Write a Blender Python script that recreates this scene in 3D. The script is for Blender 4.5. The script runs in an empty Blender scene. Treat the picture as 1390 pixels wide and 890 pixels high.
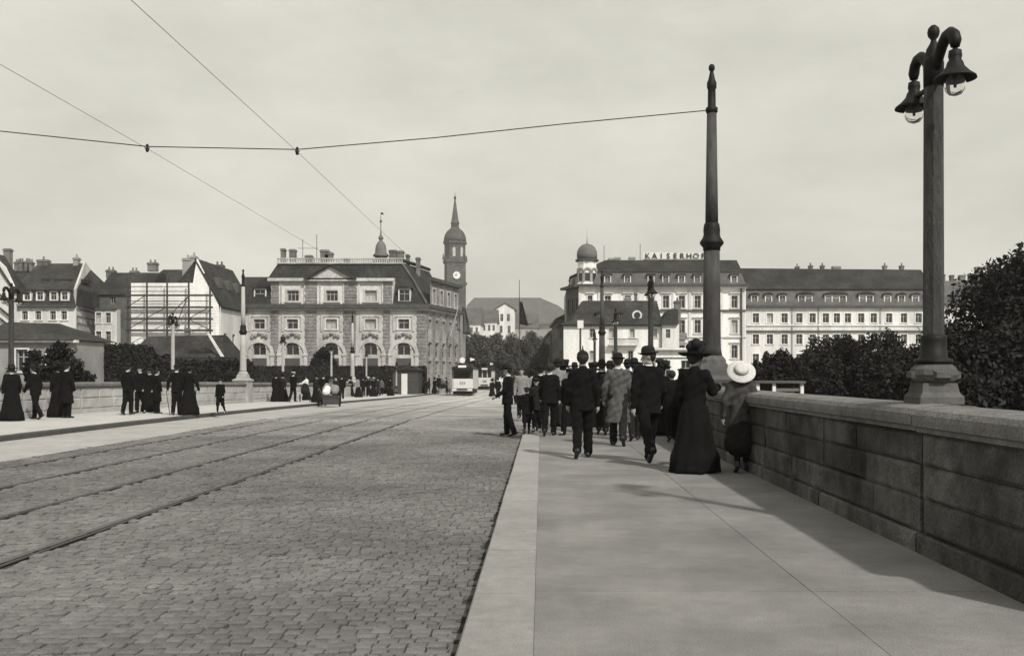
import bpy, math, random
import numpy as np
from mathutils import Vector, Matrix
random.seed(7); RNG = np.random.default_rng(7)
S = bpy.context.scene
COL = S.collection
R = math.radians

# ------------------------------------------------------------------ camera, sky, sun, exposure
F, CX, HY, EYE = 1300.0, 735.0, 507.0, 1.45      # focal length and vanishing point measured on the 1390x890 photo
cam = bpy.data.cameras.new('camera'); camo = bpy.data.objects.new('camera', cam); COL.objects.link(camo)
cam.sensor_width = 36; cam.lens = 36 * F / 1390
cam.shift_x = -(CX - 695) / 1390; cam.shift_y = (HY - 445) / 1390
cam.clip_start = 0.1; cam.clip_end = 6000
camo.location = (0, 0, EYE); camo.rotation_euler = (R(90), 0, 0)
S.camera = camo
SUN_ELEV = R(43)
SDIR = Vector((-.515 * math.cos(SUN_ELEV), .857 * math.cos(SUN_ELEV), -math.sin(SUN_ELEV)))   # way the light travels
w = bpy.data.worlds.new('World'); S.world = w; w.use_nodes = True
nt = w.node_tree; nt.nodes.clear()
def wn(t): return nt.nodes.new(t)
sky = wn('ShaderNodeTexSky'); sky.sky_type = 'NISHITA'; sky.sun_disc = False
sky.sun_elevation = SUN_ELEV; sky.sun_rotation = R(149); sky.air_density = 1.0; sky.dust_density = 3.0
bw = wn('ShaderNodeRGBToBW'); nt.links.new(sky.outputs[0], bw.inputs[0])
tc = wn('ShaderNodeTexCoord'); mp = wn('ShaderNodeMapping'); mp.inputs['Scale'].default_value = (1.3, 1.3, 3.2)
nt.links.new(tc.outputs['Generated'], mp.inputs[0])
nz = wn('ShaderNodeTexNoise'); nz.inputs['Scale'].default_value = 2.1; nz.inputs['Detail'].default_value = 7; nz.inputs['Roughness'].default_value = .62
nt.links.new(mp.outputs[0], nz.inputs['Vector'])
cr = wn('ShaderNodeMapRange'); cr.inputs['From Min'].default_value = .3; cr.inputs['From Max'].default_value = .7
cr.inputs['To Min'].default_value = 4.25; cr.inputs['To Max'].default_value = 6.0
nt.links.new(nz.outputs[0], cr.inputs['Value'])
mx = wn('ShaderNodeMix'); mx.data_type = 'FLOAT'; mx.inputs[0].default_value = .82     # a high thin cloud layer over the clear sky
nt.links.new(bw.outputs[0], mx.inputs[2]); nt.links.new(cr.outputs[0], mx.inputs[3])
tint = wn('ShaderNodeMix'); tint.data_type = 'RGBA'; tint.blend_type = 'MULTIPLY'; tint.inputs[0].default_value = 1
nt.links.new(mx.outputs[0], tint.inputs[6]); tint.inputs[7].default_value = (1.0, .984, .87, 1)
bg = wn('ShaderNodeBackground'); bg.inputs['Strength'].default_value = .15
nt.links.new(tint.outputs[2], bg.inputs[0])
wo = wn('ShaderNodeOutputWorld'); nt.links.new(bg.outputs[0], wo.inputs[0])
sl = bpy.data.lights.new('sun', 'SUN'); sl.energy = 3.9; sl.angle = R(2.2); sl.color = (1, .965, .915)
so = bpy.data.objects.new('sun', sl); COL.objects.link(so); so.rotation_euler = SDIR.to_track_quat('-Z', 'Y').to_euler()
so.location = (20, -30, 40)
vs = S.view_settings; vs.view_transform = 'Standard'; vs.look = 'None'; vs.gamma = 1; vs.exposure = 0; vs.use_curve_mapping = False

# ------------------------------------------------------------------ helpers
def wx(x, d): return (x - CX) * d / F
def wz(y, d): return EYE - (y - HY) * d / F
def gz(d):                                      # walkway level: the bridge ramp falls towards the far bank
    t = min(1, max(0, (d - 22) / 93)); return -.8 * t * t * (3 - 2 * t)
MATS = {}
def mat(name, v, rough=.85, var=.25, scale=3.0, bump=0.0, bscale=None, spec=.2, warm=1.0, metal=0, objvar=0, stain=0, stretch=None, attr=None, attrvar=.5, pale_far=None, grain=0, gscale=90, patch=0, pscale=.35):
    """procedural material; v = albedo of the (monochrome, slightly warm) surface"""
    if name in MATS: return MATS[name]
    m = bpy.data.materials.new(name); MATS[name] = m; m.use_nodes = True
    t = m.node_tree; N = t.nodes; L = t.links; b = N['Principled BSDF']
    b.inputs['Roughness'].default_value = rough; b.inputs['Specular IOR Level'].default_value = spec; b.inputs['Metallic'].default_value = metal
    col = (v, v * (1 - .022 * warm), v * (1 - .05 * warm))
    tcn = N.new('ShaderNodeTexCoord'); vec = tcn.outputs['Object']
    if stretch:
        mpn = N.new('ShaderNodeMapping'); mpn.inputs['Scale'].default_value = stretch; L.new(vec, mpn.inputs[0]); vec = mpn.outputs[0]
    n = N.new('ShaderNodeTexNoise'); n.inputs['Scale'].default_value = scale; n.inputs['Detail'].default_value = 6; n.inputs['Roughness'].default_value = .62
    L.new(vec, n.inputs['Vector'])
    r = N.new('ShaderNodeMapRange'); r.inputs['From Min'].default_value = .28; r.inputs['From Max'].default_value = .72
    r.inputs['To Min'].default_value = 1 - var; r.inputs['To Max'].default_value = 1 + var
    L.new(n.outputs[0], r.inputs['Value']); fac = r.outputs[0]
    def mul(a, c):
        k = N.new('ShaderNodeMath'); k.operation = 'MULTIPLY'; L.new(a, k.inputs[0]); L.new(c, k.inputs[1]); return k.outputs[0]
    if objvar:
        oi = N.new('ShaderNodeObjectInfo'); q = N.new('ShaderNodeMapRange'); q.inputs['To Min'].default_value = 1 - objvar; q.inputs['To Max'].default_value = 1 + objvar
        L.new(oi.outputs['Random'], q.inputs['Value']); fac = mul(fac, q.outputs[0])
    if attr:
        at = N.new('ShaderNodeAttribute'); at.attribute_name = attr; q = N.new('ShaderNodeMapRange'); q.inputs['To Min'].default_value = 1 - attrvar; q.inputs['To Max'].default_value = 1 + attrvar
        L.new(at.outputs['Fac'], q.inputs['Value']); fac = mul(fac, q.outputs[0])
    gp_ = N.new('ShaderNodeNewGeometry').outputs['Position']
    def tone_noise(sc, amt, lo, hi, det=3):
        f_ = N.new('ShaderNodeTexNoise'); f_.inputs['Scale'].default_value = sc; f_.inputs['Detail'].default_value = det; L.new(gp_, f_.inputs['Vector'])
        q_ = N.new('ShaderNodeMapRange'); q_.inputs['From Min'].default_value = lo; q_.inputs['From Max'].default_value = hi; q_.inputs['To Min'].default_value = 1 - amt; q_.inputs['To Max'].default_value = 1 + amt
        L.new(f_.outputs[0], q_.inputs['Value']); return q_.outputs[0]
    if grain: fac = mul(fac, tone_noise(gscale, grain, .3, .7, 2))
    if patch: fac = mul(fac, tone_noise(pscale, patch, .35, .65, 6))
    if pale_far:                                    # paving turns paler with distance along the road, broken by noise
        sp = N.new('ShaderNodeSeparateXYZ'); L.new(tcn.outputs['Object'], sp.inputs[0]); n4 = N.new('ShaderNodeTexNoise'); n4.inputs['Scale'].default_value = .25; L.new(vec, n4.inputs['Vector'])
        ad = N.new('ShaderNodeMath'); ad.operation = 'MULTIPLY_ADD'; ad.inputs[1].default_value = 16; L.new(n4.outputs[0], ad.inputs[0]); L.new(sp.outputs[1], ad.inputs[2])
        q = N.new('ShaderNodeMapRange'); q.inputs['From Min'].default_value = pale_far[0]+8; q.inputs['From Max'].default_value = pale_far[1]+8; q.inputs['To Max'].default_value = pale_far[2]; q.inputs['To Min'].default_value = 1
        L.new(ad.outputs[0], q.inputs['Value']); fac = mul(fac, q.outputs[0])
    if stain:                                   # blotchy dirt with a shape of its own
        n2 = N.new('ShaderNodeTexNoise'); n2.inputs['Scale'].default_value = scale * .22; n2.inputs['Detail'].default_value = 4
        L.new(vec, n2.inputs['Vector']); q = N.new('ShaderNodeMapRange'); q.inputs['From Min'].default_value = .35; q.inputs['From Max'].default_value = .62
        q.inputs['To Min'].default_value = 1 - stain; q.inputs['To Max'].default_value = 1; L.new(n2.outputs[0], q.inputs['Value']); fac = mul(fac, q.outputs[0])
    c = N.new('ShaderNodeMix'); c.data_type = 'RGBA'; c.blend_type = 'MULTIPLY'; c.inputs[0].default_value = 1
    c.inputs[6].default_value = (*col, 1); L.new(fac, c.inputs[7]); L.new(c.outputs[2], b.inputs['Base Color'])
    if bump:
        n3 = N.new('ShaderNodeTexNoise'); n3.inputs['Scale'].default_value = bscale or scale * 8; n3.inputs['Detail'].default_value = 5; L.new(vec, n3.inputs['Vector'])
        bp = N.new('ShaderNodeBump'); bp.inputs['Strength'].default_value = bump; bp.inputs['Distance'].default_value = .02
        L.new(n3.outputs[0], bp.inputs['Height']); L.new(bp.outputs[0], b.inputs['Normal'])
    return m

class MB:
    """collects boxes, tubes, lathes ... into ONE mesh"""
    def __init__(s, M=None): s.v = []; s.f = []; s.M = M
    def add(s, vs, fs):
        o = len(s.v)
        s.v += [tuple(s.M @ Vector(p)) for p in vs] if s.M else [tuple(p) for p in vs]
        s.f += [tuple(i + o for i in f) for f in fs]; return s
    def box(s, x0, x1, y0, y1, z0, z1):
        return s.add([(x0,y0,z0),(x1,y0,z0),(x1,y1,z0),(x0,y1,z0),(x0,y0,z1),(x1,y0,z1),(x1,y1,z1),(x0,y1,z1)],
                     [(3,2,1,0),(4,5,6,7),(0,1,5,4),(1,2,6,5),(2,3,7,6),(3,0,4,7)])
    def frust(s, a, b):                         # a, b = (x0,x1,y0,y1,z)
        v = [(q[0],q[2],q[4]) for q in (a,)] + [(a[1],a[2],a[4]),(a[1],a[3],a[4]),(a[0],a[3],a[4]),(b[0],b[2],b[4]),(b[1],b[2],b[4]),(b[1],b[3],b[4]),(b[0],b[3],b[4])]
        return s.add(v, [(3,2,1,0),(4,5,6,7),(0,1,5,4),(1,2,6,5),(2,3,7,6),(3,0,4,7)])
    def loft(s, polys, cap=True):               # list of equal-length 3d rings
        n = len(polys[0]); v = [p for r in polys for p in r]; f = []
        for k in range(len(polys) - 1):
            for i in range(n): j = (i + 1) % n; f.append((k*n+i, k*n+j, (k+1)*n+j, (k+1)*n+i))
        if cap: f.append(tuple(range(n))[::-1]); f.append(tuple((len(polys)-1)*n + i for i in range(n)))
        return s.add(v, f)
    def prism(s, pts, axis, a, b):              # 2d polygon extruded along an axis: 'y' -> (x,z), 'x' -> (y,z), 'z' -> (x,y)
        g = {'y': lambda p, t: (p[0], t, p[1]), 'x': lambda p, t: (t, p[0], p[1]), 'z': lambda p, t: (p[0], p[1], t)}[axis]
        return s.loft([[g(p, a) for p in pts], [g(p, b) for p in pts]])
    def tube(s, pts, rad, n=8, sq=1.0):
        pts = [Vector(p) for p in pts]; rings = []
        if not hasattr(rad, '__len__'): rad = [rad] * len(pts)
        up = None
        for i, p in enumerate(pts):
            t = (pts[min(i+1, len(pts)-1)] - pts[max(i-1, 0)]).normalized()
            if up is None: up = Vector((0,0,1)) if abs(t.z) < .9 else Vector((0,1,0))
            a = t.cross(up).normalized(); b = a.cross(t).normalized(); up = b
            rings.append([p + a * (rad[i] * math.cos(2*math.pi*k/n)) + b * (rad[i] * sq * math.sin(2*math.pi*k/n)) for k in range(n)])
        return s.loft(rings)
    def lathe(s, prof, c=(0,0,0), n=16, sx=1, sy=1, rot=0):
        return s.loft([[(c[0] + r*sx*math.cos(2*math.pi*k/n + rot), c[1] + r*sy*math.sin(2*math.pi*k/n + rot), c[2] + z) for k in range(n)] for r, z in prof])
    def ring(s, r0, r1, cx, cz, y0, y1, a0=0, a1=math.pi, n=14):   # arch band in the xz plane
        P = [[(cx + r*math.cos(a0+(a1-a0)*k/n), y, cz + r*math.sin(a0+(a1-a0)*k/n)) for r, y in ((r0,y0),(r1,y0),(r1,y1),(r0,y1))] for k in range(n+1)]
        return s.loft(P)
    def build(s, name, m, parent=None, smooth=False, **k):
        return ob(name, mesh(s.v, s.f, smooth), m, parent, **k)
def mesh(v, f, smooth=False):
    me = bpy.data.meshes.new('m'); me.from_pydata(v, [], f); me.update()
    if smooth: me.polygons.foreach_set('use_smooth', [True] * len(me.polygons))
    return me
def ob(name, me, m, parent=None, label=None, cat=None, group=None, kind=None, loc=None, rz=None):
    o = bpy.data.objects.new(name, me); COL.objects.link(o)
    if m and me and not me.materials: me.materials.append(m)
    if me and me.name.startswith('m'): me.name = name
    if parent: o.parent = parent
    if loc: o.location = loc
    if rz is not None: o.rotation_euler = (0, 0, rz)
    return tag(o, label, cat, group, kind)
def tag(o, label=None, cat=None, group=None, kind=None):
    for k, x in (('label', label), ('category', cat), ('group', group), ('kind', kind)):
        if x: o[k] = x
    return o
def empty(name, loc, label, cat, group=None, rz=0):
    o = bpy.data.objects.new(name, None); COL.objects.link(o); o.location = loc; o.rotation_euler = (0,0,rz); o.empty_display_size = .2
    return tag(o, label, cat, group)
def kids(o): return [c for c in bpy.data.objects if c.parent == o]
def copy_tree(o, parent=None, cache=None):
    if cache is None:
        cache = {}
        for c in bpy.data.objects:
            if c.parent: cache.setdefault(c.parent.name, []).append(c)
    c = o.copy(); COL.objects.link(c); c.parent = parent
    for ch in cache.get(o.name, []): copy_tree(ch, c, cache)
    return c
def quads_mesh(name, P):                         # P: (n,4,3) loose quads
    n = len(P); me = bpy.data.meshes.new(name)
    me.vertices.add(4*n); me.vertices.foreach_set('co', P.reshape(-1).astype(np.float32))
    me.loops.add(4*n); me.loops.foreach_set('vertex_index', np.arange(4*n, dtype=np.int32))
    me.polygons.add(n); me.polygons.foreach_set('loop_start', np.arange(0, 4*n, 4, dtype=np.int32)); me.polygons.foreach_set('loop_total', np.full(n, 4, dtype=np.int32))
    me.update(calc_edges=True); return me

# ---- smooth-union distance fields turned into a continuous mesh (bodies, clothes, animals)
def sdf_mesh(prims, vox=.02, k=.03, fold=0.0, cut=None, seed=0):
    """prims: (a, b, ra, rb[, (sx,sy,sz)]) rounded tapered capsules"""
    k = max(k, 1e-4)
    lo = np.full(3, 1e9); hi = -lo
    for p in prims:
        s = np.array(p[4]) if len(p) > 4 and p[4] else np.ones(3); r = max(p[2], p[3]) * s
        for q in (p[0], p[1]): lo = np.minimum(lo, np.array(q) - r); hi = np.maximum(hi, np.array(q) + r)
    m = 3*vox + k*.5 + fold; lo -= m; hi += m
    n = np.ceil((hi - lo) / vox).astype(int) + 1
    ax = [lo[i] + vox*np.arange(n[i]) for i in range(3)]
    D = np.full(n, 1.0)
    for p in prims:
        s = np.array(p[4]) if len(p) > 4 and p[4] else np.ones(3)
        a = np.array(p[0], float); b = np.array(p[1], float); ra, rb = p[2], p[3]
        r = max(ra, rb) * s + k + 3*vox + fold
        l2 = np.maximum(((np.minimum(a, b) - r - lo) / vox).astype(int), 0); h2 = np.minimum(((np.maximum(a, b) + r - lo) / vox).astype(int) + 2, n)
        X, Y, Z = np.meshgrid(*[ax[i][l2[i]:h2[i]] for i in range(3)], indexing='ij', sparse=True)
        px, py, pz = (X - a[0]) / s[0], (Y - a[1]) / s[1], (Z - a[2]) / s[2]
        d = (b - a) / s; L = d @ d
        t = np.clip((px*d[0] + py*d[1] + pz*d[2]) / L, 0, 1) if L > 1e-9 else 0 * (px + py + pz)
        e = (np.sqrt((px - t*d[0])**2 + (py - t*d[1])**2 + (pz - t*d[2])**2) - (ra + (rb - ra)*t)) * s.min()
        if fold:
            e = e + fold * (np.sin(23*Z + 17*X + 9*Y + seed) * np.sin(31*X - 13*Z + 21*Y + 2*seed) + .6*np.sin(47*Z - 29*X + 11*Y + seed))
        sl_ = tuple(slice(l2[i], h2[i]) for i in range(3)); o = D[sl_]
        h = np.clip(.5 + .5*(o - e)/k, 0, 1); D[sl_] = o*(1-h) + e*h - k*h*(1-h)
    if cut:                                     # keep only z between
        Z = ax[2][None, None, :]
        D = np.maximum(D, np.maximum(cut[0] - Z, Z - cut[1]))
    ins = D < 0
    c = np.zeros(np.array(n) - 1, int); acc = np.zeros((*c.shape, 3)); cnt = np.zeros(c.shape)
    sh = lambda A, o: A[o[0]:A.shape[0]-1+o[0], o[1]:A.shape[1]-1+o[1], o[2]:A.shape[2]-1+o[2]]
    for axx in range(3):
        for u in (0, 1):
            for v in (0, 1):
                o = [0,0,0]; o[(axx+1) % 3] = u; o[(axx+2) % 3] = v; o2 = list(o); o2[axx] = 1
                A, B = sh(D, o), sh(D, o2); cr_ = (A < 0) != (B < 0)
                t = np.where(cr_, A / np.where(cr_, A - B, 1), 0)
                for q in range(3): acc[..., q] += np.where(cr_, (t if q == axx else o[q]), 0)
                cnt += cr_
    act = cnt > 0; idx = -np.ones(c.shape, int); idx[act] = np.arange(act.sum())
    cells = np.argwhere(act); V = lo + vox*(cells + acc[act] / cnt[act][:, None])
    fs = []
    for axx in range(3):
        b_, c_ = (axx+1) % 3, (axx+2) % 3
        s0 = [slice(None)]*3; s0[axx] = slice(0, n[axx]-1); s1 = list(s0); s1[axx] = slice(1, n[axx])
        A, B = ins[tuple(s0)], ins[tuple(s1)]; e = np.argwhere(A != B)
        e = e[(e[:, b_] > 0) & (e[:, c_] > 0) & (e[:, b_] < n[b_]-1) & (e[:, c_] < n[c_]-1)]
        if not len(e): continue
        def cell(db, dc): q = e.copy(); q[:, b_] -= db; q[:, c_] -= dc; return idx[q[:,0], q[:,1], q[:,2]]
        Q = np.stack([cell(1,1), cell(0,1), cell(0,0), cell(1,0)], 1)
        fl = ~A[e[:,0], e[:,1], e[:,2]]; Q[fl] = Q[fl][:, ::-1]
        fs.append(Q[(Q >= 0).all(1)])
    return V, np.concatenate(fs)
def np_mesh(V, Q, smooth=True, extra=None):
    me = bpy.data.meshes.new('m'); v = V.tolist(); f = Q.tolist()
    if extra:
        o = len(v); v += extra.v; f += [tuple(i+o for i in q) for q in extra.f]
    me.from_pydata(v, [], f); me.update()
    if smooth: me.polygons.foreach_set('use_smooth', [True]*len(me.polygons))
    return me

# ------------------------------------------------------------------ materials
M_sett_far = mat('sett_paving_far', .13, patch=.24, grain=.15, gscale=30, var=.25, scale=2.2, bump=.6, bscale=14, pale_far=(20, 74, 3.2))
M_sett = mat('granite_sett', .145, var=.16, scale=14, bump=.7, bscale=60, objvar=.15, patch=.24, grain=.14, stain=.12)
M_settj = mat('granite_setts', .145, pale_far=(20, 74, 3.2), var=.16, scale=14, bump=.7, bscale=60, attr='tone', attrvar=.15, patch=.24, grain=.14, stain=.12)
M_joint = mat('sand_joint', .05, var=.3, scale=8)
M_pale = mat('pale_road', .36, var=.14, scale=3.5, bump=.5, bscale=22, stain=.15)
M_walk = mat('granolithic_slab', .215, var=.10, scale=7, bump=.6, bscale=140, objvar=.06, stain=.12, grain=.24, gscale=110, patch=.17, pscale=.9)
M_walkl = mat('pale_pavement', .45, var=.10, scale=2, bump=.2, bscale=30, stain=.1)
M_kerb = mat('kerb_granite', .29, var=.12, scale=9, bump=.5, bscale=110, objvar=.10, stain=.12, grain=.18, gscale=120)
M_kerbd = mat('dark_kerb_granite', .07, var=.2, scale=3, objvar=.1)
M_rail = mat('rail_steel', .05, rough=.45, var=.3, scale=5, spec=.5)
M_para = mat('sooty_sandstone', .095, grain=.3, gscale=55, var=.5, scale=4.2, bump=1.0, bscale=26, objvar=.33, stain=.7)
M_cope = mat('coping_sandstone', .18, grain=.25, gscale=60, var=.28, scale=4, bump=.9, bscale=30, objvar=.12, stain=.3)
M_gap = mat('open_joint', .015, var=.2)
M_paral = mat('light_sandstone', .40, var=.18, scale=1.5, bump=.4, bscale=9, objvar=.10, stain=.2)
M_ped = mat('pedestal_sandstone', .10, var=.25, scale=6, bump=.5, bscale=30, stain=.3)
M_iron = mat('black_iron', .009, rough=.6, var=.3, scale=12, spec=.2)
M_post = mat('grey_painted_iron', .06, rough=.65, var=.35, scale=11, bump=.6, bscale=45, stain=.4, grain=.3, gscale=60, stretch=(1,1,.25))
M_postl = mat('light_painted_iron', .36, rough=.6, var=.12, scale=4)
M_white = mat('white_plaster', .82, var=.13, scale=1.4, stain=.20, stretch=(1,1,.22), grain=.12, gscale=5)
M_cream = mat('cream_plaster', .68, var=.14, scale=1.4, stain=.24, stretch=(1,1,.22), grain=.12, gscale=5)
M_greyp = mat('grey_plaster', .30, var=.15, scale=.7, stain=.25)
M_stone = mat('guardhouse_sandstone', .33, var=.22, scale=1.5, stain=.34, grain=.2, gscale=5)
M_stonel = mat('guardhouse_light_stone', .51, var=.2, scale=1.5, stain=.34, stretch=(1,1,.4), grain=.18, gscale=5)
M_stoned = mat('weathered_stone', .24, var=.3, scale=1.6, stain=.35, grain=.25, gscale=5)
M_slate = mat('roof_slate', .034, var=.4, scale=2.6, bump=.7, bscale=5, stain=.35, grain=.35, gscale=4, patch=.25, pscale=.4)
M_slate2 = mat('roof_tile', .04, var=.4, scale=2.4, bump=.7, bscale=5, stain=.35, grain=.35, gscale=4, patch=.25, pscale=.4)
M_slatel = mat('weathered_slate', .11, var=.3, scale=1.5, stain=.3)
M_trim = mat('dark_cornice', .07, var=.3, scale=1.5)
M_pane = mat('dark_pane', .022, rough=.12, var=.4, scale=.5, spec=.5)
M_panel = mat('curtained_pane', .42, rough=.3, var=.3, scale=.7)
M_frame = mat('white_window_frame', .34, var=.1)
M_framed = mat('dark_window_frame', .07, var=.1)
M_shadep = mat('shaded_plaster', .10, var=.25, scale=.7, stain=.3)  # shade of walls turned from the sun, put into the plaster colour
M_brick = mat('old_brick', .17, var=.45, scale=1.2, bump=.6, bscale=4, stain=.4)
M_church = mat('church_stone', .085, var=.35, scale=.5, stain=.35, grain=.3, gscale=1.2)
M_copper = mat('dome_copper', .14, var=.25, scale=.8, stain=.2)
M_leaf = mat('dark_leaf', .012, var=.5, scale=.9, rough=.7, spec=.2)
M_leaf2 = mat('lime_leaf', .075, var=.45, scale=.5, rough=.7, spec=.2)
M_leafh = mat('hedge_leaf', .018, var=.5, scale=.7, rough=.7, spec=.2)
M_bark = mat('bark', .045, var=.3, scale=4, bump=.6)
M_wood = mat('dark_timber', .05, var=.3, scale=3)
M_skin = mat('skin', .30, var=.08, scale=6, rough=.6, warm=1.4)
M_black = mat('black_wool', .006, var=.35, scale=7, bump=.3, bscale=120, rough=.95, spec=.12)
M_char = mat('charcoal_wool', .016, var=.3, scale=7, bump=.3, bscale=120, rough=.95, spec=.12)
M_tweed = mat('grey_tweed', .085, var=.3, scale=12, bump=.5, bscale=150, rough=.95, spec=.12)
M_slub = mat('grey_serge', .05, var=.3, scale=10, bump=.4, bscale=130, rough=.95, spec=.12)
M_lgrey = mat('light_grey_cloth', .2, var=.2, scale=9, rough=.95, spec=.12)
M_linen = mat('white_linen', .66, var=.08, scale=6, rough=.9, spec=.12)
M_straw = mat('straw', .52, var=.2, scale=30, bump=.5, bscale=120, rough=.8)
M_leather = mat('black_leather', .016, var=.2, rough=.45, spec=.4)
M_hair = mat('dark_hair', .02, var=.3, scale=20, rough=.7)
M_felt = mat('black_felt', .014, var=.25, scale=10, rough=.9, spec=.15)
M_tram = mat('tram_cream_paint', .56, var=.06, scale=2, rough=.4, spec=.4)
M_horse = mat('dark_horse_coat', .03, var=.3, scale=3, rough=.6)
M_ground = mat('earth', .12, var=.3, scale=.4, stain=.2)
M_plaza = mat('plaza_paving', .42, var=.14, scale=.8, bump=.3, bscale=6, stain=.15)
def glass_mat():
    m = bpy.data.materials.new('clear_globe_glass'); m.use_nodes = True; b = m.node_tree.nodes['Principled BSDF']
    b.inputs['Base Color'].default_value = (.93, .92, .88, 1); b.inputs['Transmission Weight'].default_value = .95; b.inputs['Roughness'].default_value = .08; b.inputs['IOR'].default_value = 1.12
    return m
M_glass = glass_mat()

# ------------------------------------------------------------------ ground, road, pavements
MB().box(-3000, 3000, -60, 4000, -1.3, -.98).build('ground', M_ground, kind='structure')
MB().box(-120, 120, 116, 700, -.975, -.93).build('plaza', M_plaza, kind='structure')
MB().box(-40, -17.9, 105, 116, -.975, -.93).build('forecourt', M_plaza, kind='structure')
def ys(d0, d1): return [d0 + (d1-d0)*i/max(1, int((d1-d0)/3)) for i in range(max(1, int((d1-d0)/3)) + 1)]
def strip(name, x0, x1, dz, d0, d1, m, th=.0, parent=None, kind='structure'):
    b = MB(); Y = ys(d0, d1); v = []; f = []
    for y in Y: v += [(x0, y, gz(y)+dz), (x1, y, gz(y)+dz)]
    for i in range(len(Y)-1): f.append((2*i, 2*i+1, 2*i+3, 2*i+2))
    b.add(v, f)
    if th:
        for i in range(len(Y)-1):
            a, c = Y[i], Y[i+1]
            for x in (x0, x1): b.add([(x, a, gz(a)+dz), (x, c, gz(c)+dz), (x, c, gz(c)+dz-th), (x, a, gz(a)+dz-th)], [(0,1,2,3)])
    return b.build(name, m, parent, kind=kind if not parent else None)
def sbox(b, x0, x1, y0, y1, z0, z1, ch=0):      # box that follows the ramp; ch chamfers the upper long edges
    p = []
    for y in (y0, y1):
        g = gz(y)
        p.append([(x0, y, g+z0), (x1, y, g+z0), (x1, y, g+z1-ch), (x1-ch, y, g+z1), (x0+ch, y, g+z1), (x0, y, g+z1-ch)] if ch else
                 [(x0, y, g+z0), (x1, y, g+z0), (x1, y, g+z1), (x0, y, g+z1)])
    return b.loft(p)
road = strip('road', -12.6, -.44, -.15, -6, 34, M_joint, .3)
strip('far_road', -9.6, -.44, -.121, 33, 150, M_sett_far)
strip('pale_road_strip', -12.6, -9.6, -.118, -6, 150, M_pale)
strip('bridge_deck', -17.9, 3.7, -.5, -8, 116, M_para, .7)
walk = strip('pavement', -.44, 3.2, -.03, -6, 116, M_joint)
strip('far_pavement', -17.9, -12.7, 0, 12, 116, M_walkl)
MB().box(3.2, 5.2, -6, 5.9, -.2, -.012).build('pavement_bay', M_walk, kind='structure')
# paving slabs and kerb stones, one object each
ky = -3.0
while ky < 114:
    L = 4.6; b = MB()
    for x0, x1 in ((-.0402, 1.7965), (1.8035, 3.09)):
        b = MB(); sbox(b, x0, x1, ky+1.79-1.6+.004, ky+1.79-1.6+L-.004, -.03, 0.0 + random.uniform(-.002, .002)); b.build('slab', M_walk, walk)
    ky += L
ky = -3.0; i = 0
while ky < 112:
    L = 1.55; b = MB(); sbox(b, -.447 + random.uniform(-.004, .004), -.041, ky+.006, ky+L-.006, -.16, .006 + random.uniform(-.002, .003), .012); b.build('kerb_stone', M_kerb, walk); ky += L
fk = bpy.data.objects['far_pavement']; ky = 14
while ky < 114:
    b = MB(); sbox(b, -12.7, -12.46, ky+.01, ky+1.79, -.16, .01 + random.uniform(-.003, .003), .02); b.build('kerb_stone', M_kerbd, fk); ky += 1.8
# tram rails
for i, x in enumerate((-4.5, -5.95, -7.5, -8.95)):
    b = MB(); Y = ys(-6, 33) + ys(36, 260)
    for a, c in zip(Y[:-1], Y[1:]):
        for u0, u1, dz in ((-.03, .028, -.116), (.028, .06, -.135), (.06, .078, -.117)):
            b.add([(x+u0, a, gz(a)+dz), (x+u1, a, gz(a)+dz), (x+u1, c, gz(c)+dz), (x+u0, c, gz(c)+dz)], [(0,1,2,3)])
    b.build('rail', M_rail, road)
# granite setts: the 300 largest in view as single pieces, the rest as one mesh
def sett_geo(x0, x1, y0, y1, zt, tl=(0,0)):
    c = .011; z = zt
    A = [(x0,y0,-.15),(x1,y0,-.15),(x1,y1,-.15),(x0,y1,-.15)]
    B = [(x0,y0,z-.008),(x1,y0,z-.008),(x1,y1,z-.008),(x0,y1,z-.008)]
    T = [(x0+c,y0+c,z+tl[0]),(x1-c,y0+c,z+tl[1]),(x1-c,y1-c,z-tl[0]),(x0+c,y1-c,z-tl[1])]
    v = A + B + T; f = [(8,9,10,11)]
    for o in (0, 4):
        for k in range(4): j = (k+1) % 4; f.append((o+k, o+j, o+4+j, o+4+k))
    return v, f
SV = []; SF = []; tone = []; cand = []
y = 2.2; PI = []
while y < 33.2:
    h = random.uniform(.092, .118); x = -.452 - random.uniform(0, .1); xl = -9.6
    sk = random.uniform(-.006, .006)
    while x > xl:
        wd = random.choice((.085, .10, .115, .13)) + random.uniform(-.008, .008)
        x0, x1 = x - wd, x
        if any(x0 < r + .082 and x1 > r - .034 for r in (-4.5, -5.95, -7.5, -8.95)): x -= .05; continue
        g = random.uniform(.003, .0065); PI.append((x0+g, x1-g, y+g+sk, y+h-g+sk+random.uniform(-.006, .006), -.120 + random.gauss(0, .0055)))
        x -= wd
    y += h
def inview(p):
    cx, cy = (p[0]+p[1])/2, (p[2]+p[3])/2; u = CX + cx*F/cy; v = HY + 1.57*F/cy
    return 2 < u < 1388 and v < 886
order = sorted([k for k, p in enumerate(PI) if inview(p)], key=lambda k: PI[k][2]); single = set(order[:300])
UN = []
for k in range(8):
    tl = (random.uniform(-.004, .004), random.uniform(-.004, .004)); v, f = sett_geo(-.075, .075, -.06, .06, 0, tl)
    v = [(a, b_, max(c_, -.05)) for a, b_, c_ in v]; me = mesh(v, f); me.name = 'sett'; UN.append(me)
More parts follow.
